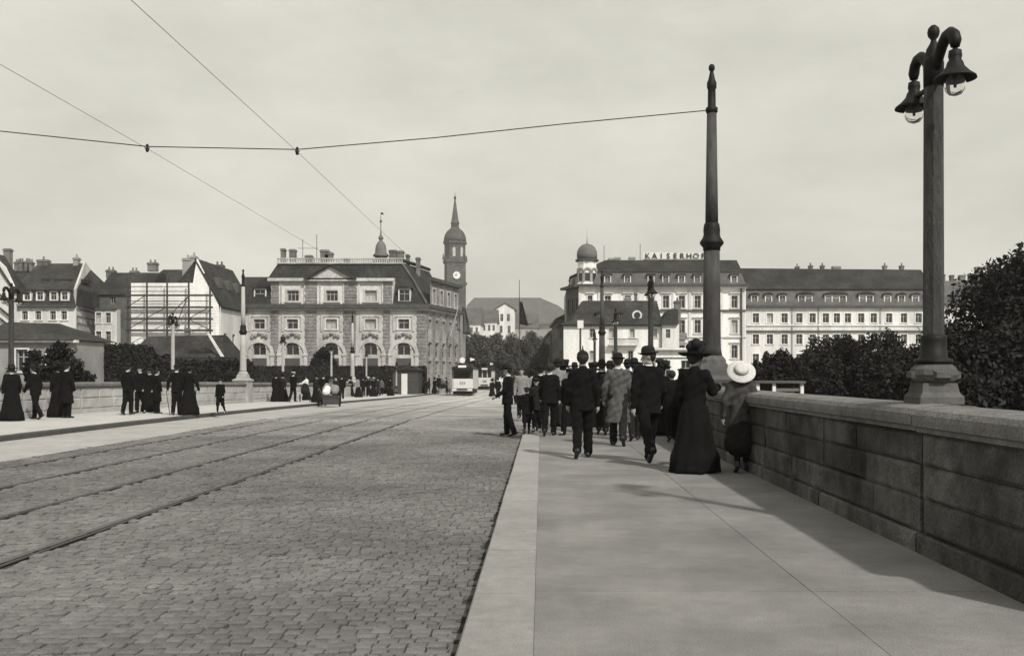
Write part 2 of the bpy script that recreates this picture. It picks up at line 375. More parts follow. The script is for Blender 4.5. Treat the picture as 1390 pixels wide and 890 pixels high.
for k, p in enumerate(PI):
    if k in single:
        o = ob('sett', UN[k % 8], M_sett, road); o.location = ((p[0]+p[1])/2, (p[2]+p[3])/2, p[4]); o.scale = ((p[1]-p[0])/.15, (p[3]-p[2])/.12, 1)
    else:
        v, f = sett_geo(*p, (random.uniform(-.004, .004), random.uniform(-.004, .004))); o = len(SV); SV += v; SF += [tuple(i+o for i in q) for q in f]; tone += [random.random()] * len(f)
me = mesh(SV, SF); at = me.attributes.new('tone', 'FLOAT', 'FACE'); at.data.foreach_set('value', tone)
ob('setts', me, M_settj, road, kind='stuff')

# ------------------------------------------------------------------ parapets of the bridge
def stone_face(b, xf, s, y0, y1, z0, z1):       # rough-faced block with dressed edges
    ny, nz = 5, 4; o = random.uniform(-.004, .012); V = []; Fc = []
    for j in range(nz):
        for i in range(ny):
            e = i in (0, ny-1) or j in (0, nz-1); ty = (0, .06, .5, .94, 1)[i] if ny == 5 else i/(ny-1); tz = (0, .12, .88, 1)[j]; y = y0 + (y1-y0)*ty; z = z0 + (z1-z0)*tz
            V.append((xf + s*(o + (.014 if e else random.uniform(-.024, .006))), y + (0 if i in (0, ny-1) else random.uniform(-.02, .02)), gz(y) + z))
    k = len(V)
    V += [(xf + s*.12, y0, gz(y0)+z0), (xf + s*.12, y1, gz(y1)+z0), (xf + s*.12, y1, gz(y1)+z1), (xf + s*.12, y0, gz(y0)+z1)]
    for j in range(nz-1):
        for i in range(ny-1): q = j*ny+i; Fc.append((q, q+ny, q+ny+1, q+1) if s > 0 else (q, q+1, q+ny+1, q+ny))
    T = (nz-1)*ny
    for i in range(ny-1): pass
    Fc += [tuple(range(ny)) + (k+1, k), tuple(T+i for i in range(ny)) + (k+2, k+3), tuple(j*ny for j in range(nz)) + (k+3, k), tuple(j*ny+ny-1 for j in range(nz)) + (k+2, k+1)]
    return b.add(V, Fc)
def parapet(label, xf, s, d0, d1, bays, courses, mst, mcp, d_thick=.5, hgt=1.18):
    """xf: pavement-side face, s=+1 wall body lies to +x"""
    r = empty('bridge_parapet', (0, 0, 0), label, 'parapet')
    X = lambda a, b: (xf + s*a, xf + s*b) if s > 0 else (xf - b, xf - a)
    b = MB(); Y = ys(d0, d1)
    for a, c in zip(Y[:-1], Y[1:]): sbox(b, *X(.06, d_thick-.03), a, c, -1.2, hgt-.2)
    b.build('core', M_gap, r)
    y = d0
    while y < d1 - .01:
        e = min(d1, min([q for q in bays if q > y + .05], default=d1)); k0, k1 = y+.022, e-.022
        b = MB(); sbox(b, *X(-.035, .1), k0, k1, -.1, courses[0][0]-.003, .015); b.build('plinth_stone', mst, r)
        for z0, z1 in courses:
            n = max(1, round((k1-k0)/1.25)); cuts = [k0] + sorted(k0 + (k1-k0)*(i + random.uniform(-.28, .28))/n for i in range(1, n)) + [k1]
            for a, c in zip(cuts[:-1], cuts[1:]):
                b = MB(); stone_face(b, xf, s, a+.005, c-.005, z0+.003, z1-.003)
                b.build('stone', mst, r)
        y = e
    y = d0
    while y < d1 - .1:
        e = min(d1, y + 1.82); b = MB(); P = []; dj = random.uniform(-.006, .006)
        for q in (y+.009, e-.009):
            g = gz(q) + dj + random.uniform(-.003, .003); prof = [(-.04, hgt-.2), (-.045, hgt-.165), (-.075, hgt-.15), (-.08, hgt-.10), (-.075, hgt-.06), (-.04, hgt-.02), (.06, hgt), (d_thick*.5, hgt+.012), (d_thick-.06, hgt), (d_thick+.04, hgt-.03), (d_thick+.08, hgt-.1), (d_thick+.06, hgt-.2)]
            P.append([(xf + s*u, q, g+z) for u, z in prof])
        b.loft(P); b.build('coping_stone', mcp, r); y = e
    b = MB(); sbox(b, *X(d_thick-.06, d_thick), d0, d1, -1.2, hgt-.2); b.build('outer_face', mst, r)
    return r
RB = [5.95] + [7.79 + 2.73*i for i in range(0, 40)]
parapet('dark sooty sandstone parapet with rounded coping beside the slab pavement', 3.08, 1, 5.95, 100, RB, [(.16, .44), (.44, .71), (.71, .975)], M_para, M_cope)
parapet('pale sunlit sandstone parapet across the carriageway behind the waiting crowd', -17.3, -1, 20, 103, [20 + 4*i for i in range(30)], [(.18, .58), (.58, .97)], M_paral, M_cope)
b = MB(); b.box(3.16, 5.3, 5.5, 5.92, -1.2, 1.0); b.box(5.2, 5.7, -6, 5.92, -1.2, 1.02); b.build('bay_wall', M_para, label='short return wall closing the pavement bay', cat='wall')

# ------------------------------------------------------------------ lamps and wire posts
def make_lamp(label, group, mshaft):
    r = empty('street_lamp', (0,0,0), label, 'street lamp', group)     # origin at the top of the coping
    b = MB(); q = math.pi/4
    b.lathe([(.265, 0), (.265, .06), (.225, .10), (.205, .18)], n=4, rot=q)
    b.lathe([(.14, .17), (.18, .20), (.202, .25), (.19, .30), (.155, .335), (.135, .35)], n=16)
    b.build('pedestal', M_ped, r)
    for k in range(4):
        p = MB(); a = k*math.pi/2; c, s_ = math.cos(a), math.sin(a)
        p.add([(c*.17 - s_*t, s_*.17 + c*t, z) for t, z in ((-.08,.21),(.08,.21),(.08,.29),(-.08,.29))] + [(c*.215 - s_*t, s_*.215 + c*t, z) for t, z in ((-.06,.225),(.06,.225),(.06,.275),(-.06,.275))],
              [(4,5,6,7),(0,1,5,4),(1,2,6,5),(2,3,7,6),(3,0,4,7)])
        p.build('cartouche', M_ped, r)
    MB().lathe([(.155,.345),(.165,.365),(.155,.385),(.115,.40),(.105,.55),(.108,.585),(.09,.60)], n=16).build('collar', M_iron, r, True)
    MB().lathe([(.088,.595),(.084,1.6),(.080,2.95),(.080,3.0)], n=8, rot=math.pi/8).build('shaft', mshaft, r)
    MB().lathe([(.083,2.75),(.086,2.95),(.06,3.08),(.03,3.13),(.022,3.16),(.045,3.19),(.052,3.225),(.045,3.26),(.02,3.285),(.002,3.29)], n=14).build('finial', M_iron, r, True)
    for s_ in (-1, 1):
        P = [(0, s_*u, z) for u, z in ((.02, 2.84),(.10, 2.96),(.18, 3.05),(.27, 3.10),(.35, 3.10),(.415, 3.06),(.44, 3.0),(.437, 2.95))]
        a = MB().tube(P, [.036,.043,.047,.048,.048,.048,.05,.036], 10).build('arm', M_iron, r, True)
        h = MB().lathe([(.012,2.90),(.02,2.88),(.02,2.85),(.05,2.835),(.055,2.79),(.048,2.76),(.062,2.74),(.075,2.70),(.12,2.65),(.165,2.615),(.17,2.60),(.155,2.60),(.06,2.68)], (0, s_*.435, .085), 18).build('lamp_shade', M_iron, r, True)
        MB().lathe([(.07,2.635),(.084,2.59),(.088,2.555),(.078,2.51),(.05,2.475),(.012,2.462),(.001,2.461)], (0, s_*.435, .085), 18).build('globe', M_glass, h, True)
        MB().tube([(0, s_*.435, 2.725), (0, s_*.435, 2.615)], [.022, .014], 8).build('burner', M_iron, h)
    MB().box(-.02,.02,-.36,.36,2.76,2.785).build('cross_bar', M_iron, r)
    return r
lamp = make_lamp('tall two-armed lamp on moulded stone pedestal above the dark sooty parapet', None, M_post)
lamp.location = (3.41, 8.33, 1.19)
for d_, dl in ((29.2, 'dark two-armed lamp on the parapet rising behind the tall man in bowler'), (43.0, 'dark two-armed lamp on the parapet rising behind the tweed coat'), (60.0, 'small distant dark lamp beside the wire post before the corner house')):
    c = copy_tree(lamp); c.location = (3.33, d_, 1.19 + gz(d_)); c['label'] = dl; c['group'] = 'lamps farther along the dark parapet'
lampl = make_lamp('pale two-armed lamp standing on the pale parapet across the road', 'lamps along the pale parapet', M_postl)
lampl.location = (-17.55, 45.6, 1.19 + gz(45.6))
lampl['label'] = 'pale two-armed lamp on the parapet in front of the scaffold'
for d_, l_ in ((65.0, 'pale two-armed lamp in front of the second guardhouse arch'), (80.0, 'pale two-armed lamp beside the small guardhouse tree'), (96.0, 'pale two-armed lamp beside the wire post before the guardhouse')): c = copy_tree(lampl); c.location = (-17.55, d_, 1.19 + gz(d_)); c['label'] = l_
c = copy_tree(lamp); c.location = (-17.55, 31.7, 1.19 + gz(31.7)); c['label'] = 'dark two-armed lamp on the pale parapet beside the low hipped pavilion'
for x_, d_ in ((-15.6, 103), (-15.3, 111), (-16.3, 108)):
    c = copy_tree(lampl); c.location = (x_, d_, .3 + gz(d_)); c['label'] = 'pale slender lamp standing before the clipped hedge end'; c['group'] = 'slender lamps by the hedge'
def make_post(label, group, mshaft, pier=True, mp=None):
    r = empty('wire_post', (0,0,0), label, 'tram pole', group); Z = lambda y: wz(y, 19.8)
    if pier:
        b = MB(); b.box(-.42,.42,-.5,.5,-.3,1.26); b.frust((-.47,.47,-.55,.55,1.26),(-.49,.49,-.57,.57,1.33)); b.frust((-.49,.49,-.57,.57,1.33),(-.33,.33,-.36,.36,1.42)); b.box(-.31,.31,-.34,.34,1.42,1.5)
        b.frust((-.29,.29,-.31,.31,1.5),(-.27,.27,-.29,.29,1.66)); b.lathe([(.3,1.66),(.29,1.74),(.23,1.82)], n=12); b.build('pedestal', mp or M_ped, r)
    MB().lathe([(.22,1.8),(.195,1.95),(.188,2.1),(.178,3.2),(.166,Z(338))], n=16).build('lower_shaft', mshaft, r, True)
    dk = M_iron
    MB().lathe([(.18,Z(340)),(.18,Z(336)),(.245,Z(331)),(.25,Z(329)),(.19,Z(323)),(.17,Z(319)),(.175,Z(312)),(.16,Z(305)),(.13,Z(302))], n=16).build('sleeve', dk, r, True)
    MB().lathe([(.135,Z(303)),(.125,Z(260)),(.10,Z(152))], n=14).build('upper_shaft', mshaft, r, True)
    MB().lathe([(.1,Z(154)),(.125,Z(152)),(.125,Z(147)),(.085,Z(145)),(.08,Z(122)),(.10,Z(119)),(.10,Z(113)),(.07,Z(108)),(.045,Z(100)),(.035,Z(97)),(.062,Z(95)),(.065,Z(91)),(.04,Z(88)),(.001,Z(87))], n=14).build('finial', dk, r, True)
    return r
post = make_post('tall tapering iron wire post on stone pier behind the walking crowd', None, M_post); post.location = (3.52, 19.8, 0)
c = copy_tree(post); c.location = (3.6, 57, gz(57)); c['label'] = 'dark wire post before the white corner house'
postl = make_post('pale wire post with dark sleeve on the pale parapet', 'pale wire posts across the road', M_postl, True, M_paral)
for i, (x_, d_) in enumerate(((-17.6, 56.5), (-17.6, 89.2))):
    c = postl if i == 0 else copy_tree(postl); c.location = (x_, d_, gz(d_)); c['label'] = ('tall pale wire post with dark sleeve between scaffold house and guardhouse', 'pale wire post in front of the guardhouse middle arches')[i]
c = copy_tree(postl); c.location = (-17.6, 19.8, 0); c['label'] = 'pale wire post anchoring the near span wire'
r = empty('signal_pole', (3.9, 96, gz(96)), 'thin pole topped by a white box before the corner house', 'pole')
MB().tube([(0,0,0),(0,0,7.0)], [.14,.09], 8).build('shaft', M_post, r); MB().box(-.3,.3,-.2,.2,6.7,7.5).build('box', M_linen, r)
# wires
def wire(name, pts, rad, label): return MB().tube(pts, rad, 5).build(name, M_iron, label=label, cat='wire')
W = 19.8; zr = wz(150, W)
SP = [(3.42, zr), (.5, wz(168, W)), (-2.2, wz(187, W)), (-5.05, wz(203, W)), (-8.15, wz(199, W)), (-11.2, wz(178, W)), (-14.5, wz(145, W)), (-17.45, wz(112, W))]
SP2 = []
for (x0, z0), (x1, z1) in zip(SP[:-1], SP[1:]):
    for k in range(4): SP2.append((x0+(x1-x0)*k/4, W, z0+(z1-z0)*k/4))
SP2.append((SP[-1][0], W, SP[-1][1]))
wire('span_wire', SP2, .011, 'thick span wire sagging across the road from the tall post')
for x_, zz, l in ((-5.05, wz(204, W), 'contact wire over the nearer tram track'), (-8.15, wz(200, W), 'contact wire over the farther tram track')):
    wire('contact_wire', [(x_, -5, zz), (x_, W, zz-.03), (x_, 50, zz-.3), (x_, 90, zz-.62)], .0042, 'thin ' + l)
    h = empty('wire_hanger', (x_, W, zz), 'small insulator hanging on the span wire, ' + l.split('over ')[1], 'insulator')
    MB().lathe([(.012,-.10),(.035,-.08),(.035,-.03),(.02,0),(.03,.03),(.03,.05),(.008,.07)], n=8).build('insulator', M_iron, h); MB().box(-.05,.05,-.012,.012,-.03,-.01).build('clamp', M_iron, h)

# ------------------------------------------------------------------ buildings
def facade(r, P0, P1, z0, z1, holes, mw, name='wall', rec=.22, mf=None, mul=(1, 1), curtain=.12, back=0, arch=()):
    """wall from P0 to P1 (seen with P0 on the left) with real openings; every opening gets a window with a pane"""
    mf = mf or M_frame
    P0 = Vector((*P0, 0)); P1 = Vector((*P1, 0)); u = (P1-P0); L = u.length; u.normalize(); n = Vector((u.y, -u.x, 0))
    M = Matrix(((u.x, -n.x, 0, P0.x), (u.y, -n.y, 0, P0.y), (0, 0, 1, 0), (0, 0, 0, 1)))     # local: x along, y into the wall
    hs = [h[:4] for h in holes]
    xs = sorted({0, L, *[h[0] for h in hs], *[h[1] for h in hs]}); zs = sorted({z0, z1, *[h[2] for h in hs], *[h[3] for h in hs]})
    b = MB(M)
    for i in range(len(xs)-1):
        for j in range(len(zs)-1):
            cx, cz = (xs[i]+xs[i+1])/2, (zs[j]+zs[j+1])/2
            if xs[i+1]-xs[i] < 1e-5 or zs[j+1]-zs[j] < 1e-5 or any(h[0] < cx < h[1] and h[2] < cz < h[3] for h in hs): continue
            b.add([(xs[i],0,zs[j]),(xs[i+1],0,zs[j]),(xs[i+1],0,zs[j+1]),(xs[i],0,zs[j+1])], [(0,1,2,3)])
    for h in hs:
        a, c, e, f = h
        b.add([(a,0,e),(c,0,e),(c,0,f),(a,0,f),(a,rec+.06,e),(c,rec+.06,e),(c,rec+.06,f),(a,rec+.06,f)], [(0,4,5,1),(1,5,6,2),(2,6,7,3),(3,7,4,0)])
    if back: b.add([(0,0,z0),(L,0,z0),(L,back,z0),(0,back,z0),(0,0,z1),(L,0,z1),(L,back,z1),(0,back,z1)], [(1,2,6,5),(2,3,7,6),(3,0,4,7)])
    for a, c, e, f in arch:                      # round the heads of these openings
        R_ = (c-a)/2; cx = (a+c)/2; cz = f - R_
        for k in range(10):
            t0, t1 = math.pi*k/10, math.pi*(k+1)/10
            b.add([(cx+R_*math.cos(t0),.01,cz+R_*math.sin(t0)),(cx+R_*math.cos(t1),.01,cz+R_*math.sin(t1)),(cx+R_*math.cos(t1),.01,f),(cx+R_*math.cos(t0),.01,f)], [(0,1,2,3)])
    wl = b.build(name, mw, r)
    for h in holes:
        a, c, e, f = h[:4]; t = min(.09, (c-a)*.1); wb = MB(M)
        wb.box(a, a+t, rec-.05, rec, e, f); wb.box(c-t, c, rec-.05, rec, e, f); wb.box(a+t, c-t, rec-.05, rec, f-t, f); wb.box(a+t, c-t, rec-.05, rec, e, e+t)
        for k in range(mul[0]): x = a + (c-a)*(k+1)/(mul[0]+1); wb.box(x-t*.45, x+t*.45, rec-.045, rec-.005, e+t, f-t)
        if mul[1]: z = e + (f-e)*.66; wb.box(a+t, c-t, rec-.04, rec-.01, z-t*.4, z+t*.4)
        wo_ = wb.build('window', mf, r)
        pb = MB(M); pb.add([(a,rec+.02,e),(c,rec+.02,e),(c,rec+.02,f),(a,rec+.02,f)], [(0,1,2,3)]); pb.build('pane', M_panel if random.random() < curtain else M_pane, wo_)
    return wl, M, L
def band(r, M, L, z0, z1, out, m, name='cornice', ends=.0):
    MB(M).box(-ends, L+ends, -out, .05, z0, z1).build(name, m, r)
def surround(r, M, hs, m, t=.16, out=.07, sill=True, hood=0, name='window_surround'):
    for a, c, e, f in hs:
        b = MB(M); b.box(a-t, a, -out, .02, e, f+t); b.box(c, c+t, -out, .02, e, f+t); b.box(a, c, -out, .02, f, f+t)
        if sill: b.box(a-t*1.5, c+t*1.5, -out*2.2, .02, e-t*.9, e)
        if hood: b.box(a-t*2, c+t*2, -out*3.5, .02, f+t+hood*.5, f+t+hood)
        b.build(name, m, r)
def dormer(r, x, y, z0, z1, wd, dep=1.6, mf=None, mr=None, kind='seg', panes=1, curtain=.1):
    """dormer whose front stands at y, facing -y"""
    mf = mf or M_cream; h = wd/2; b = MB(); t = .14
    b.box(x-h, x-h+t, y, y+dep, z0, z1); b.box(x+h-t, x+h, y, y+dep, z0, z1); b.box(x-h+t, x+h-t, y, y+dep, z1-t, z1); b.box(x-h+t, x+h-t, y, y+.12, z0, z0+t*.8)
    for k in range(1, panes): xx = x-h + wd*k/panes; b.box(xx-.08, xx+.08, y, y+.3, z0, z1-t)
    o = b.build('dormer', mf, r)
    c = MB()
    if kind == 'seg':
        n = 8; top = [(x + (h+.2)*math.cos(math.pi*k/n), z1 + .02 + (.35*min(1, wd/2)+.12)*math.sin(math.pi*k/n)) for k in range(n+1)]; c.prism(top, 'y', y-.2, y+dep)
    elif kind == 'gable': c.prism([(x-h-.2, z1), (x+h+.2, z1), (x, z1+wd*.4)], 'y', y-.2, y+dep)
    else: c.box(x-h-.15, x+h+.15, y-.2, y+dep, z1+.002, z1+.18)
    c.build('hood', mr or M_slate, o)
    wd2 = (wd-2*t)/panes
    for k in range(panes):
        a = x-h+t + wd2*k; f = MB()
        f.box(a+wd2*.5-.03, a+wd2*.5+.03, y+.10, y+.15, z0+t, z1-t); f.box(a+.08, a+wd2-.08, y+.10, y+.145, z0+(z1-z0)*.6-.03, z0+(z1-z0)*.6+.03); f.build('glazing_bar', M_frame, o)
        p = MB(); p.add([(a,y+.2,z0),(a+wd2,y+.2,z0),(a+wd2,y+.2,z1-t*.5),(a,y+.2,z1-t*.5)], [(0,1,2,3)]); p.build('pane', M_panel if random.random() < curtain else M_pane, o)
    return o
def chimney(r, x, y, z0, z1, wd, dp=.8, pots=2, m=None, fix=True):
    if fix: q = y/D; x *= q; z1 = EYE + (z1-EYE)*q; z0 = EYE + (z0-EYE)*q - .6   # measured on the facade plane, stands farther back
    b = MB(); b.box(x-wd/2, x+wd/2, y, y+dp, z0, z1); b.box(x-wd/2-.08, x+wd/2+.08, y-.08, y+dp+.08, z1-.28, z1-.12)
    for k in range(pots): b.lathe([(.13,0),(.11,.4)], (x-wd/2 + wd*(k+.5)/pots, y+dp/2, z1), 8)
    b.build('chimney', m or M_brick, r)
def rustic(r, M, x0, x1, z0, z1, m, h=.42, out=.12, name='pilaster'):
    b = MB(M); z = z0; k = 0
    while z < z1 - .05:
        e = min(z+h, z1); o = out if k % 2 == 0 else out*.72; b.box(x0 + (0 if k % 2 == 0 else .06), x1 - (0 if k % 2 == 0 else .06), -o, .02, z+.025, e-.025); z = e; k += 1
    b.box(x0+.02, x1-.02, -out*.35, .015, z0, z1); b.build(name, m, r)

# ---- the guardhouse (five bays, attic storey, pediment, mansard roof, bell turret)
D = 115.0; X = lambda x: wx(x, D); Z = lambda y: wz(y, D); base = -.95
gh = empty('guardhouse', (0,0,0), 'large rusticated stone guardhouse with pediment, mansard roof and little bell turret', 'building')
x0, x1 = X(316), X(579); U = lambda x: X(x) - x0
cols = (352, 397, 450, 503, 548)
hs = [(U(c-7.5), U(c+7.5), Z(446.5), Z(433)) for c in cols]; ar = [(U(c-9), U(c+9), Z(482), Z(464)) for c in cols]
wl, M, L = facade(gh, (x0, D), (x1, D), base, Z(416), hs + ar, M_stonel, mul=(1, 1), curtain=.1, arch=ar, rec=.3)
surround(gh, M, [(U(c-11.5), U(c+11.5), Z(449.5), Z(430)) for c in cols], M_stonel, t=.25, out=.13, sill=False)
surround(gh, M, hs, M_cream, t=.14, out=.06)
for c in cols:
    b = MB(M); b.ring(U(16+CX)-U(CX), U(20.5+CX)-U(CX), U(c), Z(481), -.22, .02); b.build('archivolt', M_stonel, gh)
    b = MB(M); b.ring(U(9+CX)-U(CX), U(11+CX)-U(CX), U(c), Z(473), -.08, .02); b.build('arch_moulding', M_cream, gh)
    for q_ in (-18, 18):
        b = MB(M); b.box(U(c+q_-2.5), U(c+q_+2.5), -.15, .02, base, Z(483)); b.box(U(c+q_-3.2), U(c+q_+3.2), -.24, .02, Z(483), Z(480)); b.build('arch_pier', M_stonel, gh)
    V_, Q_ = sdf_mesh([((U(c)+q*.42, -.12, Z(455.5)+.2*math.cos(q*1.7)), (U(c)+q*.42, -.12, Z(454)+.15*math.sin(q*3)), .24-.03*abs(q), .14) for q in (-2, -1, 0, 1, 2)], .09, .08, .03)
    o = ob('carved_crest', np_mesh(V_, Q_), M_stoned, gh); o.matrix_world = M
    b = MB(M); b.box(U(c-10), U(c+10), -.06, .01, Z(506), Z(486)); b.build('door_leaf', M_framed, gh)
for a, c in ((318, 330), (367.5, 378), (414, 430), (466, 483), (520, 529.5), (566, 579)): rustic(gh, M, U(a), U(c), base, Z(420), M_stoned)
band(gh, M, L, Z(421.5), Z(418.5), .3, M_stonel, 'architrave', .3); band(gh, M, L, Z(418.5), Z(413), .75, M_trim, 'cornice', .5)
# side front, lit at a glancing angle
sx, sy = wx(624, 127), 127.0
SL = math.hypot(sx-x1, sy-D); sh = []
for k in range(5):
    c = SL*(k+.5)/5; sh += [(c-.55, c+.55, Z(447), Z(433)), (c-.7, c+.7, Z(485), Z(464)), (c-.6, c+.6, 1.2, 3.0)]
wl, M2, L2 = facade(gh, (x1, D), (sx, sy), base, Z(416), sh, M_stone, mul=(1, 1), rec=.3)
for k in range(6): rustic(gh, M2, max(0, SL*k/5-.42), min(SL, SL*k/5+.42), base, Z(420), M_stoned)
band(gh, M2, L2, Z(421.5), Z(418.5), .3, M_stonel, 'architrave', .02); band(gh, M2, L2, Z(418.2), Z(413.2), .7, M_trim, 'cornice', .02)
b = MB(); b.add([(sx,sy,base),(sx,sy+10,base),(x0,sy+10,base),(x0,D,base),(sx,sy,Z(416)),(sx,sy+10,Z(416)),(x0,sy+10,Z(416)),(x0,D,Z(416))], [(0,1,5,4),(1,2,6,5),(2,3,7,6)]); b.build('rear_wall', M_stone, gh)
# attic storey
ax0, ax1 = X(367), X(532.5); UA = lambda x: X(x) - ax0
ah = [(UA(c-8), UA(c+8), Z(408.5), Z(394)) for c in (397, 450, 503)]
wl, M3, L3 = facade(gh, (ax0, D+.25), (ax1, D+.25), Z(413), Z(380), ah, M_cream, 'attic_wall', back=4, mul=(2, 1), rec=.25)
surround(gh, M3, ah, M_stonel, .2, .08); surround(gh, M3, [(UA(c-15), UA(c+15), Z(411), Z(386)) for c in (397, 450, 503)], M_stonel, .16, .12, False)
for a, c in ((367.5, 378), (413, 430), (467, 484), (520, 532)): rustic(gh, M3, UA(a), UA(c), Z(412.5), Z(382.5), M_stoned, .38)
band(gh, M3, L3, Z(381.5), Z(377.5), .5, M_stonel, 'attic_cornice', .3)
b = MB(); b.prism([(X(417), Z(379.5)), (X(481), Z(379.5)), (X(449), Z(361.5))], 'y', D-.25, D+4)
b.build('pediment', M_stonel, gh)
b = MB(); b.prism([(X(415.5), Z(380)), (X(449), Z(361)), (X(482.5), Z(380)), (X(485), Z(378.5)), (X(449), Z(358.5)), (X(413), Z(378.5))], 'y', D-.65, D+4.2); b.build('raking_cornice', M_slate, gh)
# roofs
zc, zt = Z(413), Z(356.5)
b = MB(); ring0 = [(X(340), D+.2, zc), (x1, D+.3, zc), (sx-.2, sy, zc), (X(340), sy+9, zc)]
AP = lambda x_, y_, d_: (wx(x_, d_), d_, wz(y_, d_))
zt = wz(356.5, D+3.6)
ring1 = [AP(362, 380, D+2.6), AP(561, 380, D+2.6), (wx(598, 128), 126, Z(382)), (X(362), sy+7, Z(380))]
ring2 = [AP(378, 356.5, D+3.6), AP(546, 356.5, D+3.6), (wx(583, 127), 127, zt-.25), (wx(378, D+3.6), sy+6, zt)]
Xb = lambda x_: wx(x_, D+3.6)
b.loft([ring0, ring1, ring2]); b.build('mansard_roof', M_slate, gh)
b = MB(); b.loft([[(x0, D+.2, zc), (X(372), D+.2, zc), (X(372), sy, zc), (x0, sy, zc)], [(X(327), D+1.6, Z(374)), (X(369), D+1.6, Z(374)), (X(369), sy-1, Z(374)), (X(327), sy-1, Z(374))]]); b.build('wing_roof', M_slate, gh)
b = MB()
for k in range(56):
    xx = Xb(378) + (Xb(546)-Xb(378))*k/55; b.lathe([(.07,0),(.11,.2),(.06,.42)], (xx, D+3.5, zt), 6)
b.box(Xb(376), Xb(548), D+3.35, D+3.65, zt+.42, zt+.56); b.box(Xb(376), Xb(548), D+3.3, D+3.7, zt-.15, zt); b.build('balustrade', M_stonel, gh)
b = MB(); b.tube([(Xb(546), D+3.5, zt+.3), (wx(583,127), 127, zt+.05)], .22, 6); b.build('roof_rail', M_slate, gh)
b = MB(); b.tube([AP(545, 356.5, D+3.5), AP(561, 380, D+2.5), (x1, D+.2, zc+.1)], .16, 6); b.build('hip_ridge', M_slatel, gh)
for c in (351, 548): dormer(gh, X(c), D+.6, Z(409), Z(391), 1.5, 2.6, M_cream, M_slate)
# attic over the side front
ax = SL*.12; q0 = Vector((x1, D)) .lerp(Vector((sx, sy)), .10); q1 = Vector((x1, D)).lerp(Vector((sx, sy)), .97)
QL = (q1-q0).length; ah = [(QL*(k+.5)/4-.5, QL*(k+.5)/4+.5, Z(410), Z(390)) for k in range(4)]
wl, M4, L4 = facade(gh, tuple(q0), tuple(q1), Z(413), Z(379), ah, M_stoned, 'side_attic_wall', mul=(1, 1), curtain=.7)
surround(gh, M4, ah, M_stonel, .16, .06); band(gh, M4, L4, Z(380), Z(375), .45, M_trim, 'attic_cornice', .2)
for x_, y0, y1, wd in ((383.5, 337, 360, .5), (396.5, 338, 360, .75), (418.5, 346, 360, .8), (440, 338.5, 362, 1.0), (446, 342, 366, .9), (469, 350, 358, .6), (533, 339, 362, .9), (543, 340, 362, .8), (553, 345, 366, .4), (567, 349, 372, .5)):
    chimney(gh, X(x_), D + (4.5 if x_ < 548 else 6), Z(y1), Z(y0), wd, .8, 0, M_brick)
b = MB()
for x_ in (411, 430): b.tube([AP(x_, 356, D+5), AP(x_, 318 if x_ == 430 else 325, D+5)], .035, 5)
b.tube([AP(404, 337, D+5), AP(432, 337, D+5)], .025, 5); b.build('roof_mast', M_iron, gh)
Z0 = Z; Z = lambda y: wz(y, D+5); X0 = X; X = lambda x: wx(x, D+5)
t = MB().lathe([(1.05,Z(358)),(1.05,Z(355)),(.75,Z(352)),(.72,Z(349)),(1.0,Z(348)),(.95,Z(346)),(.72,Z(343)),(.70,Z(338)),(.62,Z(333)),(.42,Z(329)),(.22,Z(327)),(.2,Z(325)),(.34,Z(324)),(.3,Z(322)),(.12,Z(319)),(.06,Z(312)),(.05,Z(303)),(.16,Z(301)),(.16,Z(299.5)),(.04,Z(298)),(.03,Z(290)),(.001,Z(288))], (X(517), D+5, 0), 12).build('bell_turret', M_copper, gh, True)
MB().prism([(X(517), Z(291)), (X(521), Z(291.5)), (X(520), Z(289)), (X(517.5), Z(288))], 'y', D+4.97, D+5.03).build('weather_vane', M_iron, t)
X, Z = X0, Z0

# ---- old houses on the left bank
D = 106.0; X = lambda x: wx(x, D); Z = lambda y: wz(y, D)
gbh = empty('gabled_house', (0,0,0), 'house with bare white firewall gable behind scaffolding and steep dark roof', 'house')
b = MB(); P = [(178, 520), (178, 384), (262, 384), (267, 351), (297, 414), (297, 520)]
b.prism([(X(a), Z(c)) for a, c in P], 'y', D, D+.4); b.build('gable_wall', M_white, gbh)
b = MB(); xr, xe = X(267), X(298)
for k in range(1, 20):
    yy = 384 + k*4.2; b.box(X(178.3), X(262 if yy < 414 else 296), D-.02, D+.01, Z(yy), Z(yy)+.035)
b.build('course_line', M_cream, gbh)
b = MB(); b.loft([[(xr-.2, D-.1, Z(350)), (xe+.35, D-.1, Z(416)), (xe+.2, D-.1, Z(418)), (xr-.2, D-.1, Z(353))], [(xr-.2, D+13, Z(350)), (xe+.35, D+13, Z(416)), (xe+.2, D+13, Z(418)), (xr-.2, D+13, Z(353))]]); b.build('roof', M_slate2, gbh)
b = MB(); b.prism([(xr-.2, Z(350.5)), (xr-.2, Z(386)), (X(236), Z(386))], 'y', D+.45, D+13); b.build('rear_slope', M_slate2, gbh)
facade(gbh, (xe, D+.4), (xe, D+13), -1, Z(416), [(1+3*k, 2.1+3*k, z, z+1.7) for k in range(4) for z in (1.5, 4.3)], M_cream)
for k in range(3):
    o = MB(); yy = D+3+3.3*k; zc_ = Z(382); o.box(xr+.9, xr+1.7, yy-.6, yy+.6, zc_-.5, zc_+.7); o.build('roof_dormer', M_slatel, gbh)
for x_, y0, wd in ((253, 350, .9), (261.5, 347, .5)): chimney(gbh, X(x_), D+.5, Z(386), Z(y0), wd, 1, 1, M_greyp)
for x_ in (279, 294, 300): chimney(gbh, X(x_), D+10, Z(372), Z(359), .5, .6, 1)
sc = empty('scaffold', (X(235), D-1.5, -1), 'dark timber scaffolding in front of the white firewall gable', 'scaffold')
o0 = sc.location
